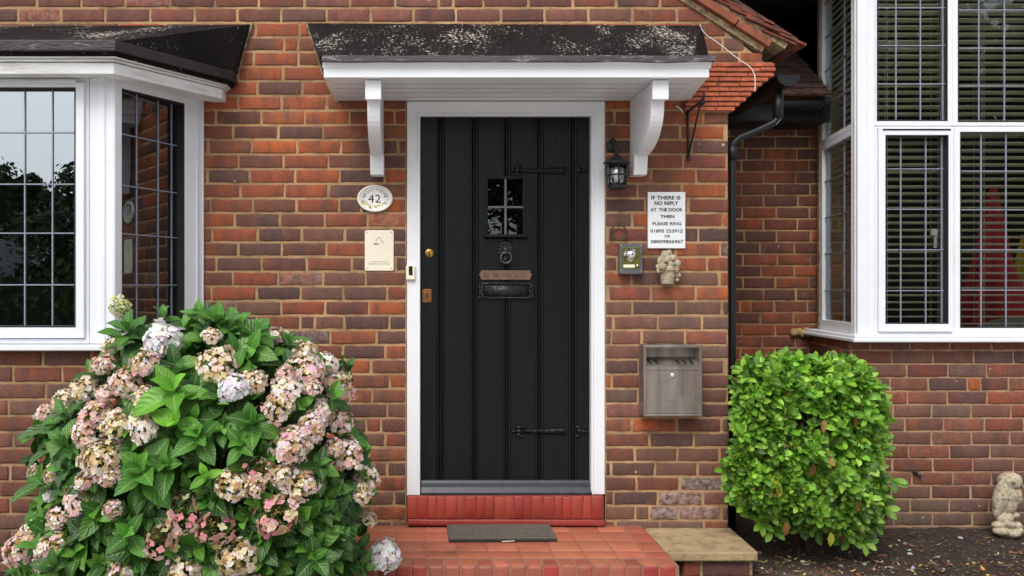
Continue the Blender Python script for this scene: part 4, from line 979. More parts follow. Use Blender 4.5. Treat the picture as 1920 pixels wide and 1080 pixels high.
# bell box
db = thing('doorbell', P(1182, 485, 0), 'grey doorbell box with a brass plate painted with green reflections and chrome dome, right of the door', 'doorbell')
Yb = -.045
b = B(); b.pbox(1162, 1205, 457, 514, Yb, .043); b.build('case', M_GREY, db, bevel=.004, seg=3)
b = B(); b.pbox(1166.5, 1200.5, 463.5, 504, Yb - .003, .0035); b.build('face_plate', M_GREENREFL, db, bevel=.001)
b = B(); b.lathe(P(1182, 477.5, Yb - .003), [(.034, 0), (.034, .003), (.027, .004), (.025, .012), (.018, .020), (.008, .024), (.0, .025)], 28, (0, -1, 0)); b.build('dome', M_CHROME, db, smooth=True)
b = B(); b.pbox(1169, 1190, 496, 501.5, Yb - .0042, .001); b.build('name_card', M_CREAM, db)
b = B(); b.lathe(P(1195, 498, Yb - .003), [(.006, 0), (.006, .003), (.003, .006), (.0, .006)], 14, (0, -1, 0)); b.build('button', M_CHROME, db, smooth=True)
for x, y in ((1165, 460.5), (1202, 460.5), (1165, 508), (1202, 508)): b = B(); b.ball(P(x, y, Yb - .001), (.0026, .0015, .0026), 8, 5); b.build('screw', M_CHROME, db, smooth=True)
# notice
no = thing('notice_sign', P(1250, 412, 0), 'white notice asking callers to ring two numbers, on the bricks right of the lantern', 'sign')
Y = -.010
b = B(); b.prism(FRONT, rrect(PX(1215, Y), PX(1285, Y), PZ(465.5, Y), PZ(360, Y), .003), -.0, .010); b.build('plate', M_SIGN, no, bevel=.001)
Ls = [('IF THERE IS', 1221, 1276, 367.2, 374.2), ('NO REPLY', 1227, 1272, 377.5, 384.5), ('AT  THE DOOR', 1219.5, 1279.5, 390, 396.6), ('THEN', 1238, 1264.5, 402.8, 409), ('PLEASE RING', 1223.5, 1277.5, 416.3, 422.3), ('01895 253912', 1219.5, 1280, 430, 436.2), ('OR', 1246, 1256.5, 440.2, 445.4), ('08009806967', 1220.5, 1281, 449.7, 456.2)]
text_mesh(Ls[:4], Y - .0012, .028).build('lettering', M_INK, no, recalc=False); text_mesh(Ls[4:], Y - .0012, .018).build('lettering', M_INK, no, recalc=False)
for x, y in ((1219, 363.5), (1281, 363.5), (1219, 461.5), (1281, 461.5)): b = B(); b.ball(P(x, y, Y), (.003, .0015, .003), 8, 5); b.build('screw', M_CHROME, no, smooth=True)
# stone pot ornament
b = B(); r8 = random.Random(21); cc = P(1251, 512, -.03); k3 = (CAMD - .03) / F_PX
b.lathe(cc, [(.001, -21 * k3), (.030, -21 * k3), (.036, -8 * k3), (.042, 4 * k3), (.050, 5 * k3), (.050, 11 * k3), (.040, 12 * k3), (.02, 12 * k3)], 24)
for (px, py, r_, d) in ((1236, 500, 7, .02), (1240, 489, 8, .02), (1246, 480, 8, .02), (1254, 475, 7, .015), (1262, 484, 7, .02), (1270, 494, 7, .02), (1268, 505, 6, .02), (1272, 516, 5, .01), (1235, 508, 5, .02), (1250, 494, 9, .0), (1243, 500, 8, .035), (1258, 496, 6, .03), (1252, 485, 8, .025), (1262, 505, 5, .03), (1270, 524, 4, .0), (1246, 474, 5, .01)):
    b.ball(P(px, py, -.035 - d), (r_ * k3, r_ * k3 * .8, r_ * k3 * r8.uniform(.8, 1.2)), 9, 7)
for k in range(40):
    a = r8.uniform(0, 360); b.ball(P(1252 + 17 * math.cos(R(a)) * r8.uniform(.6, 1.1), 492 + 17 * math.sin(R(a)) * r8.uniform(.6, 1.1), -.05 - r8.uniform(0, .015)), (r8.uniform(.004, .008), .006, r8.uniform(.004, .008)), 7, 5)
o = b.build('stone_pot', M_CONC, smooth=True); put(o, 'small pale cast stone flowerpot ornament fixed under the white notice', 'ornament')
m = o.modifiers.new('fuse', 'REMESH'); m.mode = 'VOXEL'; m.voxel_size = .0022; m.use_smooth_shade = True
# stainless bin
bn = thing('cigarette_bin', P(1258, 780, 0), 'brushed steel wall bin with slots, mounted right of the door', 'bin')
Yf = -.10; pb_ = Plane((0, Yf, 0), (1, 0, 0), (0, -1, 0)); Xb = lambda px: PX(px, Yf); Zb = lambda py: PZ(py, Yf)
b = B(); b.ring(pb_, Xb(1207), Xb(1317), Zb(781), Zb(647), (.014, .014, .012, .014), -.097, .0)
b.box(Xb(1207) + .013, Xb(1317) - .013, -.012, -.003, Zb(779), Zb(649)); b.build('shell', M_STEEL, bn, bevel=.0025)
b = B(); b.obox(pb_, Xb(1211), Xb(1312.5), Zb(776), Zb(695.5), -.012, -.003); b.obox(pb_, Xb(1246), Xb(1271), Zb(750.5), Zb(749), -.0028, -.0005)
b.build('front_panel', M_STEEL, bn, bevel=.0012)
b = B(); zA, zB = Zb(695), Zb(687)
b.obox(pb_, Xb(1211), Xb(1312.5), zA + .001, zB, -.010, -.002)
b.add([pb_.pt(Xb(1211), zB, -.004), pb_.pt(Xb(1312.5), zB, -.004), pb_.pt(Xb(1312.5), zB + .040, -.085), pb_.pt(Xb(1211), zB + .040, -.085), pb_.pt(Xb(1211), zB - .004, -.004), pb_.pt(Xb(1312.5), zB - .004, -.004), pb_.pt(Xb(1312.5), zB + .036, -.085), pb_.pt(Xb(1211), zB + .036, -.085)],
      [(0, 1, 2, 3), (4, 7, 6, 5), (0, 4, 5, 1), (1, 5, 6, 2), (2, 6, 7, 3), (3, 7, 4, 0)])
sh = b.build('slotted_shelf', M_STEEL, bn)
b = B()
for px in (1213, 1224, 1237, 1277, 1290, 1303):
    x_ = Xb(px); t0, t1 = .2, .72
    f_ = lambda t, dx: pb_.pt(x_ + dx - t * .012, zB + .0006 + .040 * t, -.004 - .081 * t + .0006)
    b.add([f_(t0, -.005), f_(t0, .006), f_(t1, .006), f_(t1, -.005)], [(0, 1, 2, 3)])
b.build('slot', M_SLOT, sh, recalc=False)
b = B(); b.lathe(P(1261, 704, Yf + .003), [(.010, 0), (.010, .006), (.007, .008), (.0, .008)], 18, (0, -1, 0)); b.build('lock', M_CHROME, bn)
# hanging basket bracket
b = B(); hx = PX(1288)
b.tube([(hx, -.006, PZ(206)), (hx + .004, -.006, PZ(250)), (hx + .006, -.006, PZ(300))], .0065, 6)
b.tube([(hx, -.006, PZ(211)), (hx + .0, -.12, PZ(209)), (hx, -.235, PZ(207)), (hx, -.255, PZ(202)), (hx, -.245, PZ(196))], .0065, 6)
b.tube([(hx, -.20, PZ(211)), (hx + .002, -.13, PZ(240)), (hx + .006, -.03, PZ(282)), (hx + .006, -.006, PZ(292))], .0055, 6)
b.ball((hx, -.225, PZ(210)), (.018, .016, .016), 9, 6); b.ball((hx + .006, -.008, PZ(298)), (.010, .008, .012), 8, 6)
put(b.build('basket_bracket', M_IRON, smooth=True), 'black iron hanging basket bracket under the orange tile courses', 'bracket')
# loose white cable
b = B(); cp = [(1312, 46), (1316, 56), (1326, 67), (1340, 76), (1356, 88), (1372, 101), (1388, 113), (1402, 122), (1411, 131), (1415, 142), (1416, 156), (1415, 171)]
b.tube([P(x, y, -.022 - .012 * (i / 11)) for i, (x, y) in enumerate(cp)], .0024, 6); put(b.build('cable', pm('white_cable', (.7, .68, .64), .6)), 'thin white cable running loose down across the gable bricks', 'cable')
b = B(); b.tube([P(1268, 199, -.01), P(1275, 203, -.02), P(1280, 211, -.015)], .0035, 6); put(b.build('cable_stub', pm('white_cable_end', (.7, .68, .64), .6)), 'short white cable end curling out under the porch hood', 'cable')
b = B(); b.ball(P(1716, 886, .35), (.016, .012, .010), 8, 6, Matrix.Rotation(.5, 3, 'Y')); b.ball(P(1724, 891, .345), (.010, .010, .008), 8, 6); b.tube([P(1724, 890, .35), P(1727, 896, .335)], .004, 6)
put(b.build('wall_fixing', M_IRON, smooth=True), 'small dark metal fixing on the bay bricks near the owl', 'fixing')

# ------------------------------------------------------------------ OWL STATUE
ow = B(); Yo = .20; k4 = (CAMD + Yo) / F_PX
def ob(px, py, rx, rz, d=0, ry=None, rot=0): ow.ball(P(px, py, Yo + d), (rx * k4, (ry or rx) * k4, rz * k4), 16, 12, Matrix.Rotation(R(rot), 3, 'Y'))
ob(1893, 903, 20, 17); ob(1897, 898, 17, 12); ob(1888, 925, 20, 26, 0, 18, 10); ob(1887, 945, 18, 24, 0, 16, 6); ob(1884, 962, 14, 18, 0, 13)
ob(1878, 930, 15, 32, -.015, 12, 14); ob(1870, 950, 8, 22, -.01, 8, 8)          # wing and tail
ob(1904, 928, 11, 20, -.01, 12, -8)
ob(1899, 906, 9, 8, -.035, 5); ob(1911, 907, 6, 9, -.01, 6); ob(1915, 913, 4, 5, -.01, 4, 30); ob(1903, 897, 12, 3.5, -.03, 5, -18)
ob(1877, 974, 8, 9, -.02); ob(1892, 974, 8, 10, -.03, 7); ob(1902, 966, 9, 6, -.01); ob(1872, 984, 12, 7, -.02, 10, -8); ob(1892, 983, 13, 8, -.03, 10, 12); ob(1906, 985, 9, 8, 0, 10)
ob(1876, 996, 14, 8, -.03, 13); ob(1896, 999, 16, 9, -.03, 14, 5); ob(1908, 994, 9, 9, 0, 12); ob(1888, 1002, 18, 6, 0, 16)
o = ow.build('owl_statue', M_CONC, smooth=True); m = o.modifiers.new('fuse', 'REMESH'); m.mode = 'VOXEL'; m.voxel_size = .0035; m.use_smooth_shade = True
m = o.modifiers.new('soft', 'SMOOTH'); m.iterations = 2
put(o, 'pale cast stone owl perched on stones on the soil at the far right', 'statue')
b = B(); b.ball(P(1901, 905, Yo - .058), (.010, .005, .010), 10, 8); b.build('eye', pm('owl_eye_ochre', srgb(130, 110, 70), .6), o, smooth=True)
b = B(); b.ball(P(1914, 912, Yo - .04), (.010, .008, .008), 8, 6, Matrix.Rotation(.5, 3, 'Y')); b.build('beak', pm('dark_beak', srgb(70, 58, 52), .6), o, smooth=True)

# ------------------------------------------------------------------ PLANTS
def leaf(b, base_, d, up, L_, W, curl, fold, col, shape=0, rows=6, fr=None):
    d = d.normalized(); s_ = d.cross(up)
    if s_.length < 1e-3: s_ = d.cross(Vector((1, 0, 0)))
    s_.normalize(); n_ = s_.cross(d).normalized(); n0 = len(b.v); ang = 0; p = Vector(base_); st = L_ / rows
    for j in range(rows + 1):
        t = j / rows
        if shape == 0: wv = W * (math.sin(math.pi * min(1, t ** .8)) ** .85) * (1 - .15 * t)       # ovate, pointed
        else: wv = W * (math.sin(math.pi * min(.96, t ** 1.35)) ** .6)                                        # obovate, blunt
        if j == 0: wv = W * .08
        if j == rows: wv = .0004 if shape == 0 else wv * .55
        dd = d * math.cos(ang) - n_ * math.sin(ang); nn_ = n_ * math.cos(ang) + d * math.sin(ang)
        wob = .10 * wv * math.sin(j * 2.1 + L_ * 900)
        for k, a in enumerate((-1, -.5, 0, .5, 1)):
            b.v.append(tuple(p + s_ * (a * wv) + nn_ * (abs(a) * wv * fold + (wob if abs(a) == 1 else 0)))); b.uv.append((a * .999, t)); b.c.append((*col, 0))
        p = p + dd * st; ang += curl / rows
    b.f += [(n0 + j * 5 + k, n0 + j * 5 + k + 1, n0 + (j + 1) * 5 + k + 1, n0 + (j + 1) * 5 + k) for j in range(rows) for k in range(4)]

# hydrangea body: outline seen in the photo, inflated into a rounded shrub of real depth
OUT = [(38, 815), (68, 762), (120, 735), (185, 660), (205, 600), (262, 590), (330, 590), (375, 575), (408, 570), (445, 590), (495, 590), (530, 625), (600, 655), (650, 690), (662, 770), (692, 860), (708, 915), (702, 980), (700, 1060), (680, 1200), (40, 1200), (2, 1060), (5, 1020), (60, 970), (50, 890)]
def inside(x, y, poly):
    c = False; n = len(poly)
    for i in range(n):
        x1, y1 = poly[i]; x2, y2 = poly[(i + 1) % n]
        if (y1 > y) != (y2 > y) and x < (x2 - x1) * (y - y1) / (y2 - y1) + x1: c = not c
    return c
def dist(x, y, poly):
    m = 1e9; n = len(poly); g_ = (0, 0)
    for i in range(n):
        x1, y1 = poly[i]; x2, y2 = poly[(i + 1) % n]; dx, dy = x2 - x1, y2 - y1; t = max(0, min(1, ((x - x1) * dx + (y - y1) * dy) / (dx * dx + dy * dy))); qx, qy = x1 + t * dx, y1 + t * dy
        q = math.hypot(x - qx, y - qy)
        if q < m: m = q; g_ = (x - qx, y - qy)
    return m, g_
def hdepth(px, py, f=1.0):
    """front surface depth and outward normal of the shrub at a pixel"""
    d_, g_ = dist(px, py, OUT)
    if not inside(px, py, OUT): d_ = 0
    t = min(1, d_ / 230.0); bulge = math.sqrt(max(0, 1 - (1 - t) ** 2)); Y = -.72 - .52 * bulge * f
    ln = math.hypot(*g_) or 1; o = (1 - t) ** 1.1
    n_ = Vector((-g_[0] / ln * o, -(.25 + bulge), g_[1] / ln * o + .35)); return Y, n_.normalized()
hyd = thing('hydrangea_bush', (-.8, -.9, .2), 'large hydrangea with fading pink and white flower heads below the left bay window', 'bush')
rh = random.Random(12)
HG = [srgb(66, 116, 36), srgb(52, 98, 36), srgb(78, 134, 44), srgb(42, 82, 34), srgb(94, 148, 50), srgb(60, 104, 40)]
HEADS = [(225, 578, 20, 'L'), (303, 632, 35, 'W'), (268, 676, 26, 'P'), (192, 681, 20, 'P'), (205, 643, 18, 'C'), (396, 626, 19, 'C'), (406, 677, 36, 'C'), (437, 724, 28, 'W'), (475, 711, 22, 'C'), (521, 625, 21, 'P'),
 (569, 654, 27, 'C'), (573, 685, 32, 'P'), (612, 677, 24, 'S'), (533, 698, 18, 'P'), (537, 726, 25, 'S'), (638, 719, 28, 'P'), (586, 724, 16, 'P'), (521, 760, 31, 'P'), (607, 763, 17, 'S'), (636, 781, 26, 'P'), (586, 793, 28, 'P'), (553, 812, 24, 'P'),
 (233, 711, 30, 'P'), (156, 721, 26, 'C'), (192, 734, 18, 'P'), (117, 745, 24, 'C'), (86, 768, 19, 'P'), (171, 771, 27, 'P'), (272, 742, 25, 'C'), (153, 809, 25, 'P'), (213, 790, 26, 'C'), (265, 797, 29, 'S'), (187, 850, 35, 'C'),
 (202, 890, 20, 'P'), (158, 896, 23, 'P'), (140, 932, 28, 'P'), (104, 966, 26, 'P'), (60, 883, 14, 'P'), (94, 885, 18, 'C'), (90, 930, 11, 'W'), (207, 953, 17, 'P'), (342, 956, 36, 'D'), (401, 985, 32, 'D'), (298, 1010, 30, 'D'),
 (55, 988, 22, 'C'), (34, 1023, 30, 'P'), (98, 1018, 32, 'P'), (78, 1050, 18, 'P'), (225, 1074, 26, 'P'), (340, 1070, 36, 'C'), (546, 830, 35, 'P'), (582, 806, 24, 'P'), (433, 905, 32, 'C'), (489, 880, 26, 'D'), (476, 908, 20, 'P'), (526, 888, 20, 'C'),
 (559, 902, 32, 'P'), (520, 962, 36, 'D'), (655, 845, 28, 'P'), (629, 836, 18, 'P'), (691, 892, 26, 'C'), (678, 922, 20, 'C'), (694, 970, 14, 'C'), (725, 1040, 28, 'W'), (442, 1041, 38, 'C'), (455, 1080, 28, 'C')]
def floret(b, c, n_, s, col, rnd):
    a = n_.cross(Vector((rnd.uniform(-1, 1), rnd.uniform(-1, 1), rnd.uniform(-1, 1)))).normalized(); t_ = n_.cross(a)
    for k in range(4):
        th = k * math.pi / 2; e = a * math.cos(th) + t_ * math.sin(th); f_ = -a * math.sin(th) + t_ * math.cos(th); k0 = rnd.uniform(.85, 1.1); cl = tuple(min(.92, x * rnd.uniform(.88, 1.08)) for x in col)
        lift = rnd.uniform(-.05, .35)
        b.add([c, c + e * s * .45 + f_ * s * .46 + n_ * s * .10, c + e * s * .95 * k0 + f_ * s * .30 + n_ * s * lift, c + e * s * .95 * k0 - f_ * s * .30 + n_ * s * lift, c + e * s * .45 - f_ * s * .46 + n_ * s * .10], [(0, 1, 2, 3, 4)], (*cl, 0))
def head_mesh(kind, seed):
    """unit flower head, dome facing +Z, radius 1"""
    r = random.Random(seed); b = B(); sd = Vector((seed * 1.7, seed * .3, 0))
    N = {'W': 125, 'S': 150, 'P': 230, 'C': 240, 'D': 120, 'L': 170}[kind]
    for k in range(N):
        u_ = (k + .5) / N
        th = math.acos(1 - u_ * 1.42) if kind != 'D' else R(26 + 84 * r.random() ** .75)
        ph = k * 2.39996 + r.uniform(-.35, .35)
        e = Vector((math.sin(th) * math.cos(ph), math.sin(th) * math.sin(ph), math.cos(th)))
        lump = noise.noise(e * 1.6 + sd); fine = noise.noise(e * 3.6 + sd)
        if fine < (-.22 if kind in 'PCS' else (-.05 if kind == 'D' else -.45)): continue
        rad = (.88 + .30 * lump) * r.uniform(.86, 1.08); c = Vector((e.x, e.y, e.z * .72)) * rad
        nn_ = (e + Vector((r.uniform(-.42, .42), r.uniform(-.42, .42), r.uniform(-.3, .5)))).normalized()
        inner = u_ < .42 and kind in 'PC'
        if kind == 'W': col = r.choice((srgb(244, 242, 244), srgb(250, 248, 250), srgb(236, 232, 242), srgb(238, 232, 226))); s = .23
        elif kind == 'S': col = r.choice((srgb(246, 236, 230), srgb(248, 244, 238), srgb(240, 216, 208), srgb(236, 222, 196))); s = .20
        elif kind == 'L': col = r.choice((srgb(228, 236, 168), srgb(240, 244, 200), srgb(206, 222, 130))); s = .13
        elif kind == 'D': col = r.choice((srgb(240, 178, 180), srgb(232, 158, 164), srgb(244, 206, 198), srgb(222, 206, 160), srgb(200, 196, 140))); s = .22
        elif kind == 'P': col = r.choice((srgb(250, 222, 216), srgb(246, 200, 202), srgb(252, 238, 230), srgb(242, 218, 196), srgb(252, 242, 234), srgb(238, 184, 188), srgb(222, 196, 150))); s = .17
        else: col = r.choice((srgb(252, 240, 226), srgb(246, 226, 204), srgb(250, 232, 224), srgb(234, 216, 172), srgb(226, 206, 160), srgb(248, 216, 206))); s = .165
        if inner and r.random() < .45: col = r.choice((srgb(200, 172, 110), srgb(176, 164, 100), srgb(196, 150, 108))); s *= .7; c *= .92
        floret(b, c, nn_, s * 1.0 * r.uniform(.65, 1.3), tuple(min(.93, q * r.uniform(.9, 1.1)) for q in col), r)
    for k in range(60 if kind == 'D' else 40):
        th = r.uniform(0, R(70)); ph = r.uniform(0, 6.28); c = Vector((math.sin(th) * math.cos(ph), math.sin(th) * math.sin(ph), .62 * math.cos(th))) * (.74 if kind == 'D' else .82)
        nb_ = len(b.v); b.ball(c, .042, 5, 4); b.c += [(*r.choice((srgb(130, 128, 60), srgb(100, 112, 50), srgb(176, 144, 88))), 0)] * (len(b.v) - nb_)
    for k in range(40):
        ph = r.uniform(0, 6.28); th = r.uniform(.2, 1.7); e = Vector((math.sin(th) * math.cos(ph), math.sin(th) * math.sin(ph), .75 * math.cos(th))) * .85
        nb_ = len(b.v); b.tube([Vector((0, 0, -.55)), e * .5 + Vector((0, 0, -.12)), e], .02, 4, False); b.c += [(*srgb(112, 128, 62), 0)] * (len(b.v) - nb_)
    me = bpy.data.meshes.new('flower_head'); me.from_pydata(b.v, [], b.f); ca = me.color_attributes.new('Col', 'FLOAT_COLOR', 'POINT'); fl = []
    for c in b.c: fl += [c[0], c[1], c[2], 0]
    ca.data.foreach_set('color', fl); me.materials.append(M_PETAL); me.update(); return me
HM = {k: [head_mesh(k, 10 * i + ord(k)) for i in range(6 if k in 'PC' else 4 if k == 'D' else 2)] for k in 'WSPCDL'}
LBL = {'W': 'fresh white flower head', 'L': 'pale lime young flower head', 'D': 'dusky pink open flower head'}
stems = B(); hp = []
root_ = Vector((-.82, -.78, .18))
for i, (px, py, rp, kd) in enumerate(HEADS):
    Y, n_ = hdepth(px, py); Y -= .03
    if px > 700: Y, n_ = -.80, Vector((.5, -.8, .3)).normalized()
    c = P(px, py, Y); s = rp * 1.2 * (Y + CAMD) / F_PX
    ax = (n_ * .9 + Vector((0, -.35, .55)) + Vector((rh.uniform(-.2, .2), rh.uniform(-.2, .2), rh.uniform(-.2, .2)))).normalized()
    o = bpy.data.objects.new('flower_head', rh.choice(HM[kd])); C.objects.link(o); o.parent = hyd; o.matrix_parent_inverse = Matrix.Translation(-Vector(hyd.location))
    o.location = c - ax * s * .25; o.rotation_mode = 'QUATERNION'; o.rotation_quaternion = ax.to_track_quat('Z', 'Y') @ Matrix.Rotation(rh.uniform(0, 6.28), 3, 'Z').to_quaternion(); o.scale = (s * rh.uniform(.9, 1.12), s * rh.uniform(.8, 1.0), s * rh.uniform(.75, 1.1))
    if kd in LBL: o['label'] = LBL[kd]
    hp.append((px, py, rp)); p0 = c - ax * s * .6
    mid = p0.lerp(root_, .45) + Vector((0, 0, .10)); stems.tube([p0, p0.lerp(mid, .5) + Vector((0, 0, .02)), mid, root_ + Vector((rh.uniform(-.1, .1), rh.uniform(-.08, .08), 0))], [.0022, .003, .004, .006], 5)
lv = B(); nshoot = 0; tries = 0
def shoot(c, ax, n, L_, cols, spread=(.6, 1.15)):
    ax = ax.normalized(); a = ax.cross(Vector((.3, .2, 1))).normalized(); t_ = ax.cross(a); ph0 = rh.uniform(0, 6.28)
    for k in range(n):
        lvl = k // 2; ph = ph0 + (k % 2) * math.pi + lvl * math.pi / 2 + rh.uniform(-.25, .25); op = spread[0] + (spread[1] - spread[0]) * (lvl / max(1, (n - 1) // 2))
        rad = a * math.cos(ph) + t_ * math.sin(ph); d = ax * math.cos(op) + rad * math.sin(op); d.z -= .12 * lvl
        ll = L_ * (.62 + .2 * lvl) * rh.uniform(.8, 1.15); ll = min(ll, L_ * 1.15)
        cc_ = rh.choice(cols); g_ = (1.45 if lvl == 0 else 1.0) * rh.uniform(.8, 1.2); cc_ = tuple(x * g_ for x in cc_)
        leaf(lv, c - ax * (.018 * lvl), d, ax, ll, ll * rh.uniform(.27, .34), rh.uniform(.2, .9), rh.uniform(.15, .45), cc_)
def covers(px, py, m=0.75):
    return any((px - a) ** 2 + (py - b_) ** 2 < (r_ * m) ** 2 for a, b_, r_ in hp)
# feature shoots seen in the photo
for (px, py, n, L_, lt_) in ((408, 600, 7, .13, 1), (485, 620, 7, .12, 1), (305, 590, 5, .10, 1), (240, 615, 7, .12, 1), (325, 730, 6, .17, 2), (330, 790, 4, .15, 2), (375, 590, 5, .11, 1), (470, 790, 8, .12, 1), (600, 870, 8, .11, 0), (590, 1045, 7, .14, 0), (265, 880, 8, .16, 1), (370, 815, 8, .13, 1), (110, 820, 7, .10, 1), (80, 905, 6, .11, 1), (240, 1000, 5, .14, 1), (625, 745, 6, .11, 0), (540, 640, 7, .11, 0), (650, 690, 5, .10, 0), (385, 890, 4, .10, 2), (100, 1060, 6, .13, 0), (640, 1010, 6, .11, 0), (640, 560 + 120, 5, .1, 0), (450, 830, 6, .12, 1), (310, 870, 7, .13, 1)):
    Y, n_ = hdepth(px, py); Y -= .04
    cols = {0: HG, 1: [srgb(74, 132, 44), srgb(60, 114, 38), srgb(84, 142, 48)], 2: [srgb(104, 168, 48), srgb(120, 184, 54), srgb(96, 156, 46)]}[lt_]
    shoot(P(px, py, Y), n_ + Vector((0, -.25, .55)), n, L_ * .88, cols, (.45, 1.25))
while nshoot < 330 and tries < 6000:
    tries += 1; px, py = rh.uniform(0, 715), rh.uniform(560, 1190)
    if not inside(px, py, OUT) or dist(px, py, OUT)[0] < 16: continue
    lay_ = rh.choice((1.0, 1.0, .85, .65))
    if lay_ > .9 and covers(px, py): continue
    Y, n_ = hdepth(px, py, lay_); Y += .03 + (0 if lay_ > .9 else .06)
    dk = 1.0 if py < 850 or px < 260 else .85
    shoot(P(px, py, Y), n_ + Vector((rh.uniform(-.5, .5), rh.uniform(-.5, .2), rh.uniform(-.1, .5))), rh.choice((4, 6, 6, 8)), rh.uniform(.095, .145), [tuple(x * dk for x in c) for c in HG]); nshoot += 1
for k in range(1100):       # inner and back foliage
    px, py = rh.uniform(20, 700), rh.uniform(580, 1190)
    if not inside(px, py, OUT) or dist(px, py, OUT)[0] < 22: continue
    f = rh.uniform(-.5, .7); Y, n_ = hdepth(px, py, f); 
    if Y > -.5: Y = -.5
    c = P(px, py, Y); d = Vector((rh.uniform(-1, 1), rh.uniform(-1, .4), rh.uniform(-.6, .6)))
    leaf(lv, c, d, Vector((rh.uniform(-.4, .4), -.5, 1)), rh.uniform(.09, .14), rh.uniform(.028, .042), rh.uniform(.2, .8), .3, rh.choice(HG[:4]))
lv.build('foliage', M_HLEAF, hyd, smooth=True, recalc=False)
for k in range(26):
    a = rh.uniform(0, 6.28); e = root_ + Vector((math.cos(a) * rh.uniform(.2, .45), math.sin(a) * .3, rh.uniform(.5, 1.0))); stems.tube([root_ + Vector((rh.uniform(-.1, .1), rh.uniform(-.08, .08), -.05)), root_.lerp(e, .5) + Vector((0, 0, -.05)), e], [.008, .006, .003], 5)
stems.build('stems', M_STEM, hyd, smooth=True)

# clipped evergreen
hb = thing('clipped_bush', (1.97, -.05, .17), 'bright green clipped evergreen bush between the doorstep slab and right bay', 'bush')
rb = random.Random(31); lb = B(); tw_ = B()
YB0, YB1 = -.34, .24
def bsurf(px, py, Y): return P(px, py, Y)
BO = [(1366, 700), (1378, 668), (1440, 658), (1530, 660), (1600, 662), (1640, 690), (1664, 730), (1672, 800), (1668, 880), (1655, 950), (1640, 1000), (1600, 1012), (1520, 995), (1450, 985), (1400, 965), (1366, 920), (1358, 860), (1366, 790)]
cxb, czb = PX(1516, -.05), PZ(838, -.05)
BG = [srgb(134, 190, 56), srgb(114, 172, 50), srgb(154, 206, 66), srgb(86, 142, 42), srgb(172, 218, 84), srgb(130, 186, 60)]
OD = [srgb(190, 190, 60), srgb(150, 90, 40), srgb(196, 150, 70)]
cnt = 0; tries = 0
hole_px = [(1500, 790, 22), (1530, 800, 26), (1560, 815, 18), (1590, 792, 14), (1470, 800, 12), (1440, 880, 9), (1640, 860, 9), (1500, 930, 10), (1580, 720, 7), (1420, 760, 8), (1630, 770, 9)]
while cnt < 1650 and tries < 40000:
    tries += 1; px, py = rb.uniform(1350, 1680), rb.uniform(655, 1015)
    if not inside(px, py, BO): continue
    d_, g_ = dist(px, py, BO)
    if d_ < (15 if py < 900 else 5): continue
    t = min(1, d_ / 60.0); bul = math.sqrt(max(0, 1 - (1 - t) ** 2)); f = rb.choice((1, 1, 1, .8, rb.uniform(-1, .8)))
    Y = -.05 - .29 * bul * f + noise.noise(Vector((px * .02, py * .02, 0))) * .075 + noise.noise(Vector((px * .06, py * .06, 3))) * .045
    if any((px - a) ** 2 + (py - c_) ** 2 < r_ * r_ for a, c_, r_ in hole_px) and f > .3 and rb.random() < .85: continue
    if Y > .22: continue
    ln = math.hypot(*g_) or 1; o_ = (1 - t)
    n_ = Vector((-g_[0] / ln * o_, -(.2 + bul) * (1 if f > 0 else -1), g_[1] / ln * o_ + .45)); n_.normalize(); c = P(px, py, Y)
    ax = (n_ + Vector((rb.uniform(-.6, .6), rb.uniform(-.6, .6), rb.uniform(-.35, .7)))).normalized(); a = ax.cross(Vector((.3, .2, 1))).normalized(); t_ = ax.cross(a)
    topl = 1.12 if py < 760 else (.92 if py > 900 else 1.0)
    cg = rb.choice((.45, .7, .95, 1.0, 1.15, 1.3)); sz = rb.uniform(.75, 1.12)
    for k in range(rb.choice((4, 5, 6, 7))):
        ph = k * 2.4 + rb.uniform(-.3, .3); op = rb.uniform(.35, 1.25); d = ax * math.cos(op) + (a * math.cos(ph) + t_ * math.sin(ph)) * math.sin(op)
        col = rb.choice(BG); 
        if rb.random() < .02: col = rb.choice(OD)
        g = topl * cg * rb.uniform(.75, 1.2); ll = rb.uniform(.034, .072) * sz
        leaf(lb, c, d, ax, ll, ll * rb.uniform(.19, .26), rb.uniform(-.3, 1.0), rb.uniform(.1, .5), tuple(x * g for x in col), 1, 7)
    if rb.random() < .5: tw_.tube([c, c.lerp(Vector((cxb, -.02, czb - .1)), .45)], [.0015, .003], 4)
    cnt += 1
for (px, py, cl) in ((1462, 920, OD[0]), (1608, 945, OD[2]), (1475, 990, OD[1]), (1558, 1010, OD[0]), (1545, 798, OD[2]), (1605, 790, OD[1]), (1525, 880, OD[1])):
    leaf(lb, P(px, py - 12, -.36), Vector((rb.uniform(-.2, .2), -.1, -1)), Vector((0, -1, .2)), .07, .017, .4, .2, cl, 0, 5)
for (px, py) in ((1352, 885), (1362, 865), (1368, 930), (1420, 985), (1610, 1020), (1440, 1000), (1650, 960), (1585, 1018), (1665, 905)):
    for k in range(5): leaf(lb, P(px + 8, py - 6, -.2), Vector((rb.uniform(-1, 1), -.5, rb.uniform(-1, .6))), Vector((0, -1, .5)), .07, .016, .4, .25, rb.choice(BG), 1, 5)
lb.build('foliage', M_BLEAF, hb, smooth=True, recalc=False)
rt = Vector((cxb, .0, .14))
for k in range(14):
    e = Vector((cxb + rb.uniform(-.3, .3), rb.uniform(-.2, .15), rb.uniform(.5, 1.0))); tw_.tube([rt + Vector((rb.uniform(-.05, .05), rb.uniform(-.04, .04), 0)), rt.lerp(e, .4) + Vector((0, 0, .05)), e], [.012, .008, .003], 6)
tw_.build('branches', pm('brown_branch', srgb(92, 72, 52), .9, .3, 20, .002), hb, smooth=True)

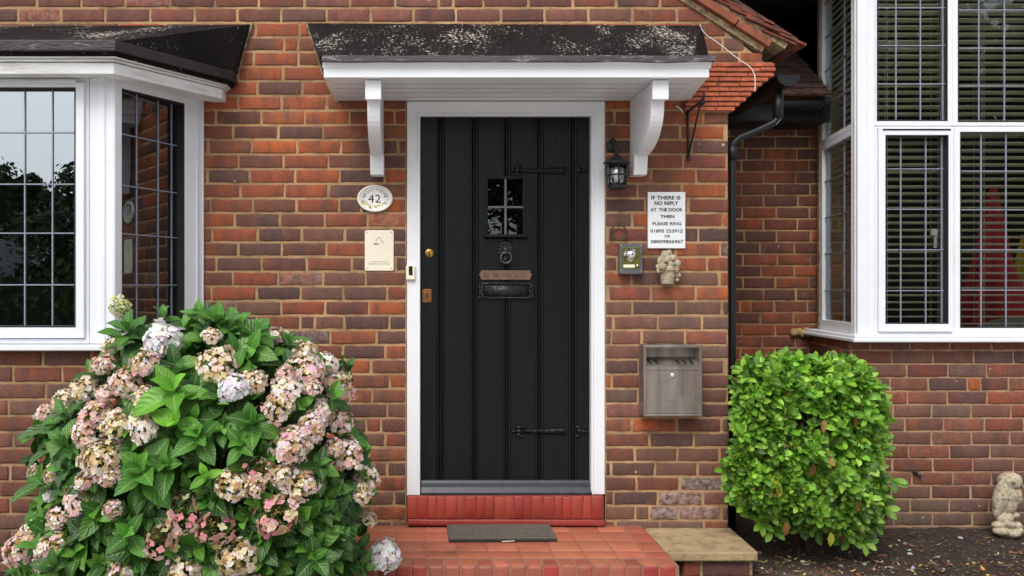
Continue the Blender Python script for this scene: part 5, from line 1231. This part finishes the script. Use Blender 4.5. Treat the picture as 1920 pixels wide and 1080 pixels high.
# ------------------------------------------------------------------ GROUND
def bed(name, x0, x1, y0, y1, zf, nx, ny):
    b = B(); vs = []
    for j in range(ny + 1):
        for i in range(nx + 1):
            x, y = x0 + (x1 - x0) * i / nx, y0 + (y1 - y0) * j / ny
            z = zf(x, y) + noise.noise(Vector((x * 6, y * 6, 0))) * .012 + noise.noise(Vector((x * 25, y * 25, 5))) * .007 + noise.noise(Vector((x * 70, y * 70, 5))) * .004
            vs.append((x, y, z))
    b.add(vs, [(j * (nx + 1) + i, j * (nx + 1) + i + 1, (j + 1) * (nx + 1) + i + 1, (j + 1) * (nx + 1) + i) for j in range(ny) for i in range(nx)])
    return b.build(name, M_SOIL, None, smooth=True)
put(bed('soil_bed', 1.15, 4.2, -.9, 1.1, lambda x, y: .158 + .02 * y, 240, 160), kind='structure')
put(bed('soil_bed', -3.0, PX(650), -1.6, .0, lambda x, y: .20, 120, 80), kind='structure')
b = B(); b.add([(-150, -150, .08), (150, -150, .08), (150, 60, .08), (-150, 60, .08)], [(0, 1, 2, 3)]); put(b.build('ground', M_DRIVE), kind='structure')
# leaf litter, chips and pebbles strewn on the soil
b = B(); rl = random.Random(44)
LC = [srgb(120, 92, 68), srgb(176, 152, 118), srgb(194, 180, 148), srgb(140, 108, 80), srgb(150, 96, 66), srgb(120, 100, 76), srgb(196, 170, 96), srgb(206, 198, 180), srgb(90, 70, 54), srgb(90, 70, 54), srgb(120, 100, 76)]
def strew(N, x0, x1, y0, y1, zb):
    for k in range(N):
        x, y = rl.uniform(x0, x1), rl.uniform(y0, y1); y = y0 + (y - y0) * rl.uniform(.3, 1)
        z = zb + .02 * y + noise.noise(Vector((x * 6, y * 6, 0))) * .012 + noise.noise(Vector((x * 25, y * 25, 5))) * .007 + .004; s = rl.choice((.003, .004, .005, .007, .010, .014)) ; col = rl.choice(LC); n0 = len(b.v)
        if rl.random() < .22: b.ball((x, y, z), (s, s * .8, s * .55), 6, 4, Matrix.Rotation(rl.uniform(0, 3), 3, 'Z'))
        else:
            a = rl.uniform(0, 6.28); e = Vector((math.cos(a), math.sin(a), rl.uniform(-.3, .3))) * s * 1.5; f_ = Vector((-math.sin(a), math.cos(a), rl.uniform(-.4, .4))) * s * rl.uniform(.2, .7); c = Vector((x, y, z + .002)); cu_ = Vector((0, 0, s * rl.uniform(0, .6)))
            b.v += [tuple(c - e + cu_), tuple(c - e * .3 + f_), tuple(c - e * .3 - f_), tuple(c + e * .4 + f_ * .9), tuple(c + e * .4 - f_ * .9), tuple(c + e + cu_)]; b.f += [(n0, n0 + 2, n0 + 1), (n0 + 1, n0 + 2, n0 + 4, n0 + 3), (n0 + 3, n0 + 4, n0 + 5)]
        b.c += [(*tuple(v * rl.uniform(.6, 1.1) for v in col), 0)] * (len(b.v) - n0)
strew(2600, 1.6, 3.6, -.75, .34, .158); strew(300, -2.2, -.9, -1.1, -.5, .20)
put(b.build('leaf_litter', M_LITTER, None, recalc=False), 'dry leaf bits, chips and small stones strewn over the dark soil', 'litter', kind='stuff')

# ------------------------------------------------------------------ ACROSS THE DRIVE (behind the camera, seen only mirrored in the glass)
rt_ = random.Random(77)
def crown_mesh(seed, n=9000):
    r = random.Random(seed); b = B(); lobes = [(Vector((r.uniform(-.75, .75), r.uniform(-.75, .75), r.uniform(-.9, .9))), r.uniform(.16, .48)) for _ in range(30)]
    for k in range(n):
        c, rad = r.choice(lobes); d = Vector((r.gauss(0, 1), r.gauss(0, 1), r.gauss(0, 1))).normalized() * rad * r.uniform(.6, 1.05); p = c + d; s = r.uniform(.025, .06)
        a = Vector((r.gauss(0, 1), r.gauss(0, 1), r.gauss(0, 1))).normalized(); e = a.cross(d).normalized(); g_ = r.uniform(.6, 1.4)
        b.add([p - e * s, p - a * s * .5, p + e * s, p + a * s * .5], [(0, 1, 2, 3)], (.05 * g_, .085 * g_, .025 * g_, 0))
    me = b.build('crown', M_LITTER, None, recalc=False).data; return me
def tree(x, y, h, w, seed, label):
    t = thing('tree', (x, y, .08), label, 'tree', 'trees across the drive')
    b = B(); b.tube([(x, y, .05), (x + .1, y, h * .35), (x, y + .1, h * .7)], [.18, .13, .07], 8); b.build('trunk', M_STEM, t, smooth=True)
    me = crown_mesh(seed); o = [q for q in bpy.data.objects if q.data == me][0]; o.parent = t; o.location = (0, 0, h * .62); o.scale = (w, w, h * .42); o.name = 'crown'
for (x, y, h, w_, s_, l_) in ((-7.5, -14, 3.7, 1.9, 1, 'low bushy tree reflected in the left bay glass'), (-4.9, -13, 5.6, 1.8, 2, 'taller tree right of the low one across the drive'), (9.0, -15, 9.0, 3.6, 3, 'broad tall tree opposite the right bay'), (14.5, -15, 10, 4.0, 4, 'largest tree opposite, far right'), (2.5, -20, 6.5, 3.0, 5, 'tree facing the front door across the drive')):
    tree(x, y, h, w_, s_, l_)
hg = B(); r10 = random.Random(5)
hg.box(3.5, 34, -25, -23.5, .0, 7.2)  # unseen tall hedge added so the right bay mirrors no low sky
nb_ = len(hg.v); hg.c = [(.03, .05, .018, 0)] * nb_
for k in range(7000):
    p = Vector((r10.uniform(3.4, 34), r10.uniform(-23.6, -23.2), r10.uniform(.1, 7.6))); a = Vector((r10.gauss(0, 1), r10.gauss(0, 1), r10.gauss(0, 1))).normalized(); e = a.cross(Vector((0, 1, .3))).normalized(); q_ = r10.uniform(.08, .2); g_ = r10.uniform(.5, 1.3)
    hg.add([p - e * q_, p - a * q_ * .6, p + e * q_, p + a * q_ * .6], [(0, 1, 2, 3)], (.045 * g_, .075 * g_, .025 * g_, 0))
put(hg.build('hedge', M_LITTER, None, recalc=False), 'tall dark hedge added to hide low sky from the right bay glass', 'hedge')
fb = random.Random(15); lh = B(); lh.box(-30, -1.5, -12.9, -12.5, .0, 1.7); lh.c = [(.02, .035, .012, 0)] * len(lh.v)
for k in range(5000):
    p = Vector((fb.uniform(-30, -1.5), fb.uniform(-12.5, -12.2), fb.uniform(.1, 2.0 + .35 * math.sin(fb.random() * 9)))); a = Vector((fb.gauss(0, 1), fb.gauss(0, 1), fb.gauss(0, 1))).normalized(); e = a.cross(Vector((0, 1, .3))).normalized(); q_ = fb.uniform(.03, .09); g_ = fb.uniform(.5, 1.5)
    lh.add([p - e * q_, p - a * q_ * .6, p + e * q_, p + a * q_ * .6], [(0, 1, 2, 3)], (.05 * g_, .085 * g_, .025 * g_, 0))
put(lh.build('hedge', M_LITTER, None, recalc=False), 'low dark hedge along the drive opposite the left bay window', 'hedge')
gh = thing('garage', (-12, -16, .08), 'pale rendered garage with a dark flat roof across the drive', 'garage')
b = B(); b.box(-15, -8.7, -19, -15, .08, 3.5); b.build('wall', pm('pale_render', (.42, .42, .44), .9, .1), gh)
b = B(); b.box(-15.2, -8.5, -19.2, -14.8, 3.5, 3.72); b.build('roof', M_DARKB, gh); b = B(); b.box(-13.5, -10.8, -14.99, -14.93, .08, 2.4); b.build('door', M_DARKB, gh)
